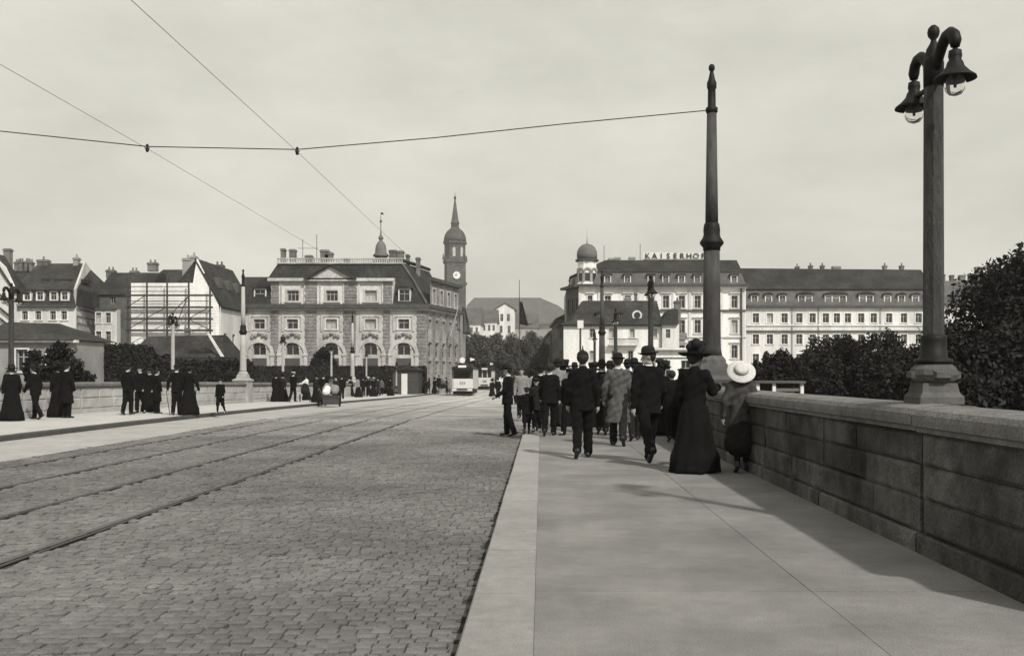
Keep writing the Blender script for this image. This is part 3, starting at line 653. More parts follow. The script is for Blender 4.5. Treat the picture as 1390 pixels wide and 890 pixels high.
for x_ in (181.5, 207, 234, 263, 291.5): MB().tube([(X(x_)-o0.x, 0, 0), (X(x_)-o0.x, 0, Z(379 if x_ not in (234, 263) else 372)+1)], [.13,.10], 6).build('pole', M_wood, sc)
for yy in (402.5, 418.5, 434, 449.5): MB().box(X(178)-o0.x, X(295)-o0.x, -.12, .08, Z(yy)+1-.08, Z(yy)+1+.12).build('walkway', M_wood, sc)
for yy in (391, 397, 410, 426): MB().tube([(X(180)-o0.x, -.1, Z(yy)+1), (X(262 if yy < 400 else 290)-o0.x, -.1, Z(yy)+1)], .04, 5).build('guard_rail', M_wood, sc)
for a, c, e, f in ((234, 434, 263, 404), (263, 434, 291, 418), (207, 433, 234, 418), (182, 418, 207, 402), (243, 452, 262, 405), (291, 448, 263, 434), (182, 448, 207, 434)):
    MB().tube([(X(a)-o0.x, -.2, Z(c)+1), (X(e)-o0.x, -.2, Z(f)+1)], .05, 5).build('brace', M_wood, sc)
rb = empty('dark_roofed_house', (0,0,0), 'house with plain dark roof rising behind the white firewall', 'house')
D = 124.0
b = MB(); b.prism([(D, wz(384,D)), (D+6, wz(359,D)), (D+12, wz(384,D))], 'x', wx(197,D), wx(258,D)); b.build('roof', M_slate, rb)
MB().box(wx(198,D), wx(257,D), D+.3, D+11.5, -1, wz(384,D)).build('wall', M_greyp, rb); chimney(rb, wx(206,D), D+5, wz(362,D), wz(356,D), 1.2)
# mansard house with white storey
D = 112.0; X = lambda x: wx(x, D); Z = lambda y: wz(y, D)
mh = empty('mansard_house', (0,0,0), 'old house with dark two-tier roof, white upper windows and bare brick gable', 'house')
xa, xb = X(14), X(103); U = lambda x: X(x)-xa
hs = [(U(c-4), U(c+4), Z(434), Z(422)) for c in (34, 52, 72, 87)] + [(U(c-4), U(c+4), Z(458), Z(448)) for c in (52, 72, 88)]
wl, M, L = facade(mh, (xa, D), (xb, D), -1, Z(416), hs, M_cream); surround(mh, M, hs, M_white, .12, .06, True, .2)
band(mh, M, L, Z(417), Z(414), .45, M_trim)
b = MB(); b.loft([[(xa, D, Z(414)), (xb, D, Z(414)), (xb, D+12, Z(414)), (xa, D+12, Z(414))], [(xa, D+.5, Z(392)), (xb, D+.5, Z(392)), (xb, D+11.5, Z(392)), (xa, D+11.5, Z(392))], [(wx(52,D+6), D+6, wz(357.5,D+6)), (wx(114,D+6), D+6, wz(357.5,D+6)), (wx(114,D+6), D+6.1, wz(357.5,D+6)), (wx(52,D+6), D+6.1, wz(357.5,D+6))]]); b.build('roof', M_slate2, mh)
for c in (37, 54.5, 73, 88): dormer(mh, X(c), D-.05, Z(408), Z(395), .95, 1.2, M_white, M_slate, 'flat')
for c in (48, 66, 80, 96):
    MB().box(X(c)-.5, X(c)+.5, D+2.2, D+4, Z(381), Z(376)).build('roof_hatch', M_slate, mh)
b = MB(); ge = [(xb, D), (wx(131, 118), 124)]
g0 = Vector((xb, D, 0)); g1 = Vector((wx(131, 122), 122, 0))
b.add([(g0.x,g0.y,-1),(g1.x,g1.y,-1),(g1.x,g1.y,wz(378,122)),((g0.x*.55+g1.x*.45),(g0.y*.55+g1.y*.45),wz(355,116.5)),(g0.x,g0.y,Z(392)),(g0.x-.4,g0.y+.3,-1),(g1.x-.4,g1.y+.3,-1),(g1.x-.4,g1.y+.3,wz(378,122)),((g0.x*.55+g1.x*.45)-.4,(g0.y*.55+g1.y*.45)+.3,wz(355,116.5)),(g0.x-.4,g0.y+.3,Z(392))],
      [(0,1,2,3,4),(5,9,8,7,6),(0,4,9,5),(4,3,8,9),(3,2,7,8),(2,1,6,7)]); b.build('brick_gable', M_cream, mh)
u_ = (g1-g0).normalized(); n_ = Vector((u_.y, -u_.x, 0)); Mg = Matrix(((u_.x, -n_.x, 0, g0.x), (u_.y, -n_.y, 0, g0.y), (0,0,1,0), (0,0,0,1))); b = MB(Mg)
for k in range(9): b.box(.3, 9.2, -.05, .02, 3.0+.85*k, 3.22+.85*k)
for k in range(14): b.box(.5+.62*k, .72+.62*k, -.04, .02, 2.2+.4*(k % 5), 8.2-.3*(k % 4))
b.build('brick_toothing', M_stoned, mh)
for x_, y0, wd in ((8.5, 337, .75), (57, 352, 1.3), (102, 349, .55)): chimney(mh, X(x_), D+5.5, Z(382), Z(y0), wd, .8, 0 if x_ < 20 else 1, M_brick if x_ < 90 else M_greyp)
# dark wing with white bay
D = 118.0; X = lambda x: wx(x, D); Z = lambda y: wz(y, D)
wg = empty('slate_hung_house', (0,0,0), 'dark slate-hung house with pale two-storey bay between brick gable and firewall', 'house')
xa, xb = X(131), X(184); U = lambda x: X(x)-xa
wl, M, L = facade(wg, (xa, D), (xb, D), -1, Z(400), [(U(149.5), U(156.5), Z(412), Z(401.5))], M_slatel)
b = MB(); b.loft([[(xa, D-.3, Z(400)), (X(200), D-.3, Z(400)), (X(200), D+10, Z(400)), (xa, D+10, Z(400))], [(xa, D+4, wz(370,D+4)), (X(200), D+4, wz(370,D+4)), (X(200), D+6, wz(370,D+4)), (xa, D+6, wz(370,D+4))]]); b.build('roof', M_slate, wg)
xa2, xb2 = X(134.5), X(163.5); U = lambda x: X(x)-xa2
hs = [(U(c-3.5), U(c+3.5), Z(e), Z(f)) for c in (139, 152) for e, f in ((439, 425), (466, 450))]
wl, M, L = facade(wg, (xa2, D-1), (xb2, D-1), -1, Z(420.5), hs, M_cream, 'bay_wall', back=1.2); surround(wg, M, hs, M_white, .1, .05); band(wg, M, L, Z(421), Z(419), .25, M_trim)
chimney(wg, X(149), D+5, Z(371), Z(366), 1.0); chimney(wg, X(181), D+5, Z(372), Z(367), .9)
# half-ruined white gable and roofs at the left edge
D = 100.0; X = lambda x: wx(x, D); Z = lambda y: wz(y, D)
eh = empty('patched_house', (0,0,0), 'patchy white gable house beside the low hipped pavilion', 'house')
b = MB(); b.prism([(X(-60), -1), (X(19), -1), (X(19), Z(392)), (X(5), Z(362)), (X(-12), Z(345)), (X(-60), Z(392))], 'y', D, D+.5); b.build('gable_wall', M_cream, eh)
b = MB(); b.loft([[(X(-12), D-.2, Z(343)), (X(21), D-.2, Z(394)), (X(21), D-.2, Z(398)), (X(-12), D-.2, Z(348))], [(X(-12), D+2.5, Z(343)), (X(21), D+2.5, Z(394)), (X(21), D+2.5, Z(398)), (X(-12), D+2.5, Z(348))]]); b.build('roof', M_slate2, eh)
for yy in (400, 418, 432): MB().tube([(X(2), D-.3, Z(yy)), (X(19), D-.3, Z(yy+14))], .12, 5).build('timber_brace', M_wood, eh)
D = 130.0
dh = empty('roof_row_house', (0,0,0), 'dark roofs with small chimneys behind the mansard house', 'house')
MB().prism([(D, wz(385,D)), (D+5, wz(360,D)), (D+10, wz(385,D))], 'x', wx(-40,D), wx(60,D)).build('roof', M_slate, dh); MB().box(wx(-39,D), wx(59,D), D+.3, D+9, -1, wz(385,D)).build('wall', M_greyp, dh)
for x_ in (22, 27, 36, 40): chimney(dh, wx(x_,D), D+4, wz(362,D), wz(354 + (x_ % 3), D), .6)
# low pavilion with hipped roof
M_pav = mat('pavilion_plaster', .36, var=.2, scale=.9, stain=.35)
D = 58.0; X = lambda x: wx(x, D); Z = lambda y: wz(y, D)
pv = empty('hipped_pavilion', (0,0,0), 'low white pavilion with hipped dark roof behind the pale parapet', 'pavilion')
xa, xb = X(-45), X(100); U = lambda x: X(x)-xa
hs = [(U(c-8), U(c+8), Z(504), Z(474)) for c in (-18, 30, 72)]
wl, M, L = facade(pv, (xa, D), (xb, D), -1, Z(462), hs, M_pav, back=5, mul=(1, 1)); surround(pv, M, hs, M_cream, .1, .05); band(pv, M, L, Z(465), Z(461.5), .3, M_cream, 'cornice', .3)
MB().loft([[(X(-49), D-.5, Z(461)), (X(104), D-.5, Z(461)), (X(104), D+5.5, Z(461)), (X(-49), D+5.5, Z(461))], [(X(-20), D+2.5, Z(434)), (X(52), D+2.5, Z(436)), (X(52), D+2.6, Z(436)), (X(-20), D+2.6, Z(434))]]).build('roof', M_slate2, pv)
# small dark house under the scaffold
D = 84.0; X = lambda x: wx(x, D); Z = lambda y: wz(y, D)
sh_ = empty('garden_house', (0,0,0), 'small dark house with steep roof and two pale dormers below the scaffold', 'house')
MB().box(X(176), X(300), D, D+6, -1, Z(484)).build('wall', M_greyp, sh_)
MB().loft([[(X(173), D-.3, Z(485)), (X(306), D-.3, Z(485)), (X(306), D+6, Z(485)), (X(173), D+6, Z(485))], [(X(185), D+2.5, Z(455)), (X(290), D+2.5, Z(453)), (X(290), D+3.5, Z(453)), (X(185), D+3.5, Z(455))]]).build('roof', M_slate, sh_)
for c in (262, 278): dormer(sh_, X(c), D+.4, Z(484), Z(478), .6, 1, M_cream, M_slate, 'flat')
chimney(sh_, X(253), D+2.5, Z(460), Z(445), .4, .5, 0); MB().prism([(X(283), Z(452)), (X(286), Z(452)), (X(306), Z(484)), (X(302), Z(484))], 'y', D-.5, D-.3).build('verge_board', M_cream, sh_)

# ---- church tower
D = 430.0; X = lambda x: wx(x, D); Z = lambda y: wz(y, D); k = D/F
k *= 1.14
ch = empty('church_tower', (X(616), D+6, -1), 'dark baroque church tower with clock, dome and pointed spire', 'tower'); cz = 1.0
q = math.pi/4
MB().lathe([(15.6*k*1.4142*.72, 0), (15.6*k*1.03, Z(400)+1), (15.4*k*1.03, Z(352)+1)], n=4, rot=q+.25).build('shaft', M_church, ch)
def rb_(y0, y1, r_, name='cornice', m=M_church, n=4, rot=q+.25): MB().lathe([(r_*k, Z(y0)+1), (r_*k*1.02, Z(y1)+1)], n=n, rot=rot).build(name, m, ch)
rb_(386, 382.5, 17.6); rb_(355, 351, 17.8)
o8 = math.pi/8
MB().lathe([(14*k, Z(352)+1), (13.4*k, Z(346)+1), (13.2*k, Z(329)+1)], n=8, rot=o8).build('belfry', M_church, ch)
rb_(329, 326, 14.8, 'belfry_cornice', M_church, 8, o8)
MB().lathe([(13.5*k, Z(326)+1), (13.4*k, Z(321)+1), (12.2*k, Z(316)+1), (9.5*k, Z(311)+1), (6*k, Z(308)+1), (5*k, Z(306)+1)], n=16).build('dome', M_church, ch, True)
MB().lathe([(5*k, Z(307)+1), (4.6*k, Z(302)+1), (5.6*k, Z(300.5)+1), (4.6*k, Z(298)+1), (3.4*k, Z(290)+1), (1.2*k, Z(271)+1), (1.0*k, Z(269)+1)], n=8).build('spire', M_church, ch)
MB().lathe([(.3*k, Z(270)+1), (1.4*k, Z(266)+1), (1.2*k, Z(264)+1), (.3*k, Z(262.5)+1), (.15*k, Z(257)+1)], n=8).build('finial', M_iron, ch)
for s_ in (-1, 1):
    for t_ in (-1, 1): MB().lathe([(1.2*k, Z(352)+1), (1.0*k, Z(348)+1), (.2*k, Z(343)+1)], (s_*13*k, t_*13*k*.8, 0), 6).build('pinnacle', M_church, ch)
Mc = Matrix.Translation((0,0,0)) @ Matrix.Rotation(.25, 4, 'Z')
rr = 15.5*k*.7285
cl = MB(Mc); cl.prism([(4.4*k*math.cos(2*math.pi*a/24)+0*k, Z(373)+1 + 4.4*k*math.sin(2*math.pi*a/24)) for a in range(24)], 'y', -rr-.45, -rr+.2); cf = cl.build('clock_face', M_linen, ch)
c2 = MB(Mc); c2.box(-.12*k, .12*k, -rr-.6, -rr-.5, Z(373)+1, Z(370)+1); c2.box(-2.4*k, 0, -rr-.6, -rr-.5, Z(373)+.9, Z(373)+1.15); c2.build('clock_hand', M_iron, cf)
cl = MB(Mc); cl.prism([(4.2*k*math.cos(2*math.pi*a/24), Z(373)+1 + 4.2*k*math.sin(2*math.pi*a/24)) for a in range(24)], 'x', rr-.2, rr+.45); cl.build('clock_face', M_linen, ch)
for a in range(8):
    Ma = Matrix.Rotation(a*math.pi/4, 4, 'Z'); b = MB(Ma); rw = 13.2*k*.925
    zz = [(-1.7*k, Z(347)+1), (1.7*k, Z(347)+1), (1.7*k, Z(336)+1), (0, Z(333.5)+1), (-1.7*k, Z(336)+1)]
    b.prism(zz, 'y', -rw-.1, -rw+.3); b.build('belfry_opening', M_panel if a in (0, 1) else M_pane, ch)
nv = empty('church_roof', (X(640), D+14, -1), 'long dark church nave roof beyond the tower', 'church')
MB().prism([(-8, 0), (8, 0), (8, 14), (0, 26), (-8, 14)], 'y', 0, 40).build('nave', M_slatel, nv)
# ---- far end of the avenue
D = 620.0; X = lambda x: wx(x, D); Z = lambda y: wz(y, D)
hl = empty('great_hall', (0,0,0), 'huge hipped grey roof closing the far end of the avenue', 'building')
MB().box(X(634), X(760), D, D+50, -1, Z(440)).build('wall', M_greyp, hl)
MB().loft([[(X(628), D-3, Z(440)), (X(790), D-3, Z(440)), (X(790), D+60, Z(440)), (X(628), D+60, Z(440))], [(X(632), D+10, Z(413)), (X(758), D+10, Z(413)), (X(758), D+50, Z(413)), (X(632), D+50, Z(413))], [(X(640), D+24, Z(400)), (X(733), D+24, Z(400)), (X(733), D+30, Z(400)), (X(640), D+30, Z(400))]]).build('roof', M_slatel, hl)
def simple_house(label, xa, xb, D, ytop, yeave, m, mr, gable=False, dep=10, wins=(), name='terraced_house', dorm=()):
    r = empty(name, (0,0,0), label, 'house'); X0, X1 = wx(xa,D), wx(xb,D)
    hs = [(wx(c,D)-X0-s_*D/F, wx(c,D)-X0+s_*D/F, wz(e,D), wz(f,D)) for c, e, f, s_ in wins]
    facade(r, (X0, D), (X1, D), -1, wz(yeave,D), hs, m, back=dep)
    if gable:
        MB().prism([(X0, wz(yeave,D)), (X1, wz(yeave,D)), ((X0+X1)/2, wz(ytop,D))], 'y', D, D+.4).build('gable', m, r)
        MB().prism([(X0-.3, wz(yeave,D)), ((X0+X1)/2, wz(ytop,D)), (X1+.3, wz(yeave,D)), (X1+.5, wz(yeave-1,D)), ((X0+X1)/2, wz(ytop-2,D)), (X0-.5, wz(yeave-1,D))], 'y', D-.3, D+dep).build('roof', mr, r)
    else:
        MB().prism([(D-.4, wz(yeave,D)), (D+dep*.5, wz(ytop,D)), (D+dep, wz(yeave,D))], 'x', X0-.3, X1+.3).build('roof', mr, r)
    for c in dorm: dormer(r, wx(c,D), D+1, wz(yeave-1,D), wz(yeave-6,D), 5*D/F, 2, m, mr, 'gable')
    return r
simple_house('white gabled house with round-arched attic window on the avenue', 673, 698, 300, 412, 420, M_cream, M_slatel, True, 12, [(681, 436, 426, 2), (690, 436, 426, 2), (680, 452, 442, 2), (691, 452, 442, 2)])
simple_house('pale house with steep grey roof beside the church', 634, 652, 260, 415, 440, M_cream, M_slatel, False, 14, [(640, 452, 444, 1.6), (647, 452, 444, 1.6)])
simple_house('grey-roofed house next to the white gabled house', 652, 674, 275, 418, 437, M_cream, M_slatel, False, 14, [(657, 449, 441, 1.6), (664, 449, 441, 1.6), (670, 449, 441, 1.6)])
simple_house('low dark-roofed house with pale gable under the great hall', 698, 730, 310, 424, 445, M_greyp, M_slatel, False, 14, [(705, 456, 449, 1.6), (715, 456, 449, 1.6)], dorm=(708, 720))

# ---- right bank: shaded row, corner house, hotel, long building
def shade_house(label, a, b_, ytop, yeave):
    r = empty('shaded_townhouse', (0,0,0), label, 'house'); P0 = (a[0], a[1]); P1 = (b_[0], b_[1]); zt = wz(yeave, b_[1]); L = math.hypot(P1[0]-P0[0], P1[1]-P0[1])
    hs = []; n = int(L/3.2)
    for k in range(n):
        for z in np.arange(2.0, zt-2.0, 3.2): hs.append((L*(k+.5)/n-.6, L*(k+.5)/n+.6, z, z+1.8))
    _, M, L = facade(r, P0, P1, -1, zt, hs, M_shadep, back=12); band(r, M, L, zt-.3, zt+.1, .4, M_trim)
    MB(M).loft([[(-.2,-.3,zt+.1),(L+.2,-.3,zt+.1),(L+.2,12,zt+.1),(-.2,12,zt+.1)],[(-.2,3,wz(ytop,b_[1])),(L+.2,3,wz(ytop,b_[1])),(L+.2,8,wz(ytop,b_[1])),(-.2,8,wz(ytop,b_[1]))]]).build('roof', M_slate, r)
    for k in range(3): c = Vector((L*(k+1)/4, 4, 0)); c = M @ c; chimney(r, c.x, c.y, wz(ytop,b_[1])-.5, wz(ytop,b_[1])+1.6, .9, fix=False)
shade_house('dark shaded townhouse with chimneys beside the hotel corner', (wx(749,172), 172), (wx(757,150), 150), 418, 433)
shade_house('lower dark townhouse deeper in the shaded row', (wx(738,215), 215), (wx(748,174), 174), 437, 450)
D = 135.0; X = lambda x: wx(x, D); Z = lambda y: wz(y, D)
kh = empty('hotel', (0,0,0), 'big white corner hotel with domed turret and rooftop letters', 'hotel')
xa, xb = X(787), X(1012.5); U = lambda x: X(x)-xa
colsK = (801, 825, 852, 884, 904, 925.5, 947, 968, 997)
hs = []
for c in colsK:
    s_ = 4.2 if c > 810 else 3.2
    hs += [(U(c-s_), U(c+s_), Z(418), Z(401)), (U(c-s_), U(c+s_), Z(452), Z(434)), (U(c-s_), U(c+s_), Z(486), Z(468)), (U(c-s_), U(c+s_), 0, 2.4)]
wl, M, L = facade(kh, (xa, D), (xb, D), -1, Z(390), hs, M_white, mul=(1, 1), mf=M_frame, curtain=.06, rec=.3)
surround(kh, M, hs, M_cream, .16, .08, True, .25)
band(kh, M, L, Z(391.5), Z(389.3), .5, M_white, 'frieze', .1); band(kh, M, L, Z(389.3), Z(386), .9, M_trim, 'cornice', .2); band(kh, M, L, Z(422.5), Z(420.5), .3, M_trim, 'string_course'); band(kh, M, L, Z(458), Z(456), .25, M_cream, 'string_course')
for a in (787, 813, 866, 914, 936, 958, 979, 1009): MB(M).box(U(a-1.6), U(a+1.6), -.14, .02, -1, Z(391.5)).build('pilaster', M_cream, kh)
for c in (884, 925.5, 968):
    for yy in (457, 487): V_ = MB(M); V_.box(U(c-6), U(c+6), -.7, .02, Z(yy+3), Z(yy)); V_.box(U(c-6), U(c+6), -.7, -.6, Z(yy), Z(yy-5)); V_.build('balcony', M_stoned, kh)
MB().tube([(X(1006), D-.2, -1), (X(1006), D-.2, Z(390))], .12, 6).build('downpipe', M_trim, kh)
# shaded chamfer and flank
cx0, cy0 = wx(768.5, 141), 141.0
fl = [(1+1.9*k, 1.9+1.9*k, z, z+2.0) for k in range(3) for z in (3.6, 6.8, 10.2)]
wl, M5, L5 = facade(kh, (cx0, cy0), (xa, D), -1, Z(390), fl, M_shadep, 'flank_wall'); band(kh, M5, L5, Z(389.3), Z(386), .9, M_trim, 'cornice', .1); surround(kh, M5, fl, M_shadep, .15, .08)
b = MB(); b.add([(xb,D,-1),(xb,D+16,-1),(cx0,D+18,-1),(cx0,cy0,-1),(xb,D,Z(390)),(xb,D+16,Z(390)),(cx0,D+18,Z(390)),(cx0,cy0,Z(390))], [(0,1,5,4),(1,2,6,5),(2,3,7,6)]); b.build('rear_wall', M_greyp, kh)
b = MB(); b.loft([[(cx0+.1, cy0, Z(386)), (xa+.2, D+.1, Z(386)), (xb, D+.1, Z(386)), (xb, D+16, Z(386)), (cx0+.1, D+17, Z(386))], [(cx0+.9, cy0+.4, Z(369)), (xa+.9, D+1.0, Z(368)), (xb-.5, D+1.0, Z(368)), (xb-.5, D+15, Z(368)), (cx0+.9, D+16, Z(368))]], False); b.build('mansard_slope', M_slatel, kh)
b = MB(); b.loft([[(cx0+.5, cy0+.3, Z(369)), (xa+.6, D+.8, Z(368.3)), (xb-.3, D+.8, Z(368.3)), (xb-.3, D+15, Z(368.3)), (cx0+.6, D+16, Z(368.3))], [(wx(812,D+6), D+6, wz(357,D+6)), (wx(822,D+4.5), D+4.5, wz(353,D+4.5)), (wx(1000,D+4.5), D+4.5, wz(353,D+4.5)), (wx(1000,D+4.5), D+11, wz(353,D+4.5)), (wx(812,D+6), D+11, wz(357,D+6))]]); b.build('roof', M_slate, kh)
for c in (825, 852, 884, 904, 925.5, 947, 968, 997): dormer(kh, X(c), D+.25, Z(385), Z(373), 9.5*D/F, 1.6, M_cream, M_slate, 'flat')
for k in range(2):
    o = M5 @ Vector((1.5+2.6*k, .3, 0)); b = MB(M5); b.box(1.2+2.4*k, 2.3+2.4*k, .2, 1.5, Z(386), Z(374)); b.build('side_dormer', M_greyp, kh)
tx, ty = X(797.5), D+1.4; kk = D/F
tw = MB().lathe([(14.5*kk, Z(388)), (14.5*kk, Z(384)), (13.6*kk, Z(383)), (13.4*kk, Z(354))], (tx, ty, 0), 8, rot=math.pi/8).build('turret', M_white, kh)
MB().lathe([(13.6*kk, Z(354)), (16*kk, Z(353.3)), (16*kk, Z(351)), (14*kk, Z(350.5))], (tx, ty, 0), 16).build('turret_cornice', M_trim, tw)
MB().lathe([(13.6*kk, Z(350.6)), (14.2*kk, Z(345)), (13.4*kk, Z(339)), (10.8*kk, Z(334)), (6.5*kk, Z(330.5)), (1.5*kk, Z(329)), (.6*kk, Z(327)), (.5*kk, Z(324)), (.15*kk, Z(318)), (.1*kk, Z(309))], (tx, ty, 0), 20).build('turret_dome', M_copper, tw, True)
for a in range(8):
    Ma = Matrix.Translation((tx, ty, 0)) @ Matrix.Rotation(a*math.pi/4, 4, 'Z'); rw = 13.5*kk*.924
    b = MB(Ma); b.box(-.34, .34, -rw-.06, -rw+.2, Z(381), Z(370)); b.build('turret_window', M_pane, tw)
    b = MB(Ma); b.ring(.33, .6, 0, Z(368.5), -rw-.16, -rw+.1, n=8); b.box(-.5, -.36, -rw-.14, -rw+.1, Z(382), Z(368.5)); b.box(.36, .5, -rw-.14, -rw+.1, Z(382), Z(368.5)); b.build('window_hood', M_greyp, tw)
for x_, y0 in ((830, 350), (838, 349), (858, 348.5)): chimney(kh, X(x_), D+6, Z(356), Z(y0), .9, .6, 0, M_greyp)
for x_, y0 in ((820, 333), (869, 331)): MB().tube([(wx(x_,D+5), D+5, wz(356,D+5)), (wx(x_,D+5), D+5, wz(y0,D+5))], .04, 5).build('roof_mast', M_iron, kh)
# rooftop letters
X = lambda x: wx(x, D+4.2)
sg = empty('rooftop_sign', (X(916), D+4.2, wz(353, D+4.2)), 'dark rooftop letters reading KAISERHOF on the hotel ridge', 'sign')
MB().box(X(873)-X(916), X(961)-X(916), -.03, .03, .12, .2).build('sign_rail', M_postl, sg)
MB().box(X(873)-X(916), X(961)-X(916), .1, .16, 0.0, 1.12).build('sign_board', M_linen, sg)
def letter(chx, size, m, parent, loc, name='letter', ext=.04):
    cu = bpy.data.curves.new('t', 'FONT'); cu.body = chx; cu.size = size; cu.extrude = ext; cu.align_x = 'CENTER'; cu.resolution_u = 2
    o = bpy.data.objects.new('t', cu); COL.objects.link(o); bpy.context.view_layer.update()
    me = bpy.data.meshes.new_from_object(o.evaluated_get(bpy.context.evaluated_depsgraph_get())); bpy.data.objects.remove(o)
    me.materials.clear(); me.name = 'm'; q = ob(name, me, m, parent); q.location = loc; q.rotation_euler = (R(90), 0, 0); return q
for i, cc in enumerate('KAISERHOF'): letter(cc, 1.18, M_iron, sg, (X(879+9.4*i)-X(916), -.04, .22))
# long building
D = 140.0; X = lambda x: wx(x, D); Z = lambda y: wz(y, D)
lb = empty('long_hotel_block', (0,0,0), 'long cream block with arched dormers, plain dark roof and rows of small windows', 'building')
xa, xb = X(1013), X(1272); U = lambda x: X(x)-xa
wc = (1026, 1045, 1065, 1085, 1103, 1121, 1136, 1151, 1169, 1186, 1207, 1227, 1247, 1262)
hs = [(U(c-4.3), U(c+4.3), Z(e), Z(f)) for c in wc for e, f in ((438, 425), (467, 453.5), (494, 480))]
wl, M, L = facade(lb, (xa, D), (xb, D), -1, Z(416), hs, M_cream, mul=(1, 1), curtain=.08, rec=.25); surround(lb, M, hs, M_white, .12, .06)
band(lb, M, L, Z(418), Z(414.5), .5, M_trim, 'cornice'); band(lb, M, L, Z(450.5), Z(448.5), .3, M_trim, 'string_course'); band(lb, M, L, Z(442), Z(440.5), .2, M_white, 'sill_band')
for c in (1075, 1111, 1195): MB(M).box(U(c-.8), U(c+.8), -.1, .02, -1, Z(418)).build('pilaster', M_greyp, lb)
b = MB(); b.loft([[(xa, D+.1, Z(414.5)), (xb, D+.1, Z(414.5)), (xb, D+13, Z(414.5)), (xa, D+13, Z(414.5))], [(xa, D+1.2, Z(391)), (xb-.6, D+1.2, Z(391)), (xb-.6, D+12, Z(391)), (xa, D+12, Z(391))]], False); b.build('mansard_slope', M_slatel, lb)
b = MB(); b.loft([[(xa, D+.8, Z(391.5)), (xb-.2, D+.8, Z(391.5)), (xb-.2, D+12.4, Z(391.5)), (xa, D+12.4, Z(391.5))], [(xa, D+5, wz(364,D+5)), (wx(1250,D+5), D+5, wz(366,D+5)), (wx(1250,D+5), D+7, wz(366,D+5)), (xa, D+7, wz(364,D+5))]]); b.build('roof', M_slate, lb)
for c, n_ in ((1025, 1), (1044, 1), (1063, 1), (1094, 2), (1135.5, 3), (1177, 2), (1206, 1), (1225, 1), (1244, 1), (1262, 1)): dormer(lb, X(c), D+.35, Z(412), Z(400), (10 + 10*(n_-1))*D/F, 1.8, M_cream, M_slate, 'seg', n_, .35)
for c in (1083, 1101, 1117, 1136, 1202, 1225): chimney(lb, X(c), D+5.5, Z(368), Z(360 if c not in (1083, 1136) else 361), .5 if c not in (1095, 1136) else 1.2, .7, 1 if c not in (1136,) else 0, M_greyp if c == 1136 else M_brick)
# far right house with shallow pediment
D = 168.0; X = lambda x: wx(x, D); Z = lambda y: wz(y, D)
fh = empty('pedimented_house', (0,0,0), 'pale house with shallow gable and many roof chimneys behind the dark trees', 'house')
xa, xb = X(1240), X(1345); U = lambda x: X(x)-xa
hs = [(U(c-2.6), U(c+2.6), Z(428), Z(419)) for c in (1262, 1287, 1297, 1309, 1318, 1330)]
wl, M, L = facade(fh, (xa, D), (xb, D), -1, Z(414), hs, M_cream, back=10); band(fh, M, L, Z(415), Z(412.5), .5, M_trim)
MB().prism([(X(1262), Z(412.5)), (X(1338), Z(412.5)), (X(1298), Z(398))], 'y', D-.3, D+6).build('pediment', M_slatel, fh)
MB().loft([[(X(1240), D+1, Z(412.5)), (X(1350), D+1, Z(412.5)), (X(1350), D+14, Z(412.5)), (X(1240), D+14, Z(412.5))], [(wx(1245,D+6), D+6, wz(382,D+6)), (wx(1345,D+6), D+6, wz(380,D+6)), (wx(1345,D+6), D+9, wz(380,D+6)), (wx(1245,D+6), D+9, wz(382,D+6))]]).build('roof', M_slatel, fh)
for c, y0, wd in ((1281, 372, .6), (1293, 373, .6), (1307, 373, 1.0), (1318, 371, .6), (1329, 362, 1.1), (1340, 370, .6), (1346, 358, .9)): chimney(fh, X(c), D+6, Z(388), Z(y0), wd, .8, 0, M_brick)
# white corner house with hipped roof
D = 118.0; X = lambda x: wx(x, D); Z = lambda y: wz(y, D)
cw = empty('corner_house', (0,0,0), 'low white corner house with bell-cast hipped roof and little balcony', 'house')
xa, xb = X(765), X(897); U = lambda x: X(x)-xa
hs = [(U(c-3.3), U(c+3.3), Z(458), Z(446)) for c in (804, 830, 858)] + [(U(c-3.3), U(c+3.3), Z(490), Z(476)) for c in (804, 834, 856, 878)] + [(U(886), U(892), Z(458), Z(446))]
wl, M, L = facade(cw, (xa, D), (xb, D), -1, Z(441), hs, M_white, mul=(1, 1), curtain=.5); surround(cw, M, hs, M_cream, .1, .05); band(cw, M, L, Z(443), Z(440.5), .35, M_trim, 'eaves')
sd = (wx(757.5, 126), 126)
facade(cw, sd, (xa, D), -1, Z(441), [(2.5, 4, Z(458), Z(446)), (2.5, 4, Z(486), Z(474)), (5.6, 6.8, Z(458), Z(446)), (5.6, 6.8, Z(486), Z(474))], M_shadep, 'flank_wall')
b = MB(); b.loft([[(sd[0]-.5, 126, Z(440.5)), (xa-.6, D-.5, Z(440.5)), (xb+.3, D-.5, Z(440.5)), (xb+.3, D+10, Z(440.5)), (sd[0]-.4, 128, Z(440.5))], [(sd[0]+1.2, 125.5, Z(434)), (xa+1.1, D+.7, Z(434)), (xb+.2, D+.7, Z(434)), (xb+.2, D+9, Z(434)), (sd[0]+1.2, 127, Z(434))], [(X(792), D+5, wz(408,D+4)), (X(794), D+4, wz(408,D+4)), (xb, D+4, wz(408,D+4)), (xb, D+5, wz(408,D+4)), (X(793), D+5, wz(408,D+4))]]); b.build('roof', M_slate2, cw)
dd = MB(); dd.lathe([(.62, 0), (.62, .9)], (0, 0, 0), 14)
for c in (866,):
    Md = Matrix.Translation((X(c), D+1.6, Z(427))) @ Matrix.Rotation(R(90), 4, 'X'); o = MB(Md @ Matrix.Translation((0,0,-.9))).lathe([(.62,0),(.62,1.5)], n=14).build('round_dormer', M_cream, cw); MB(Md).lathe([(.4,0),(.4,.66)], n=14).build('pane', M_pane, o)
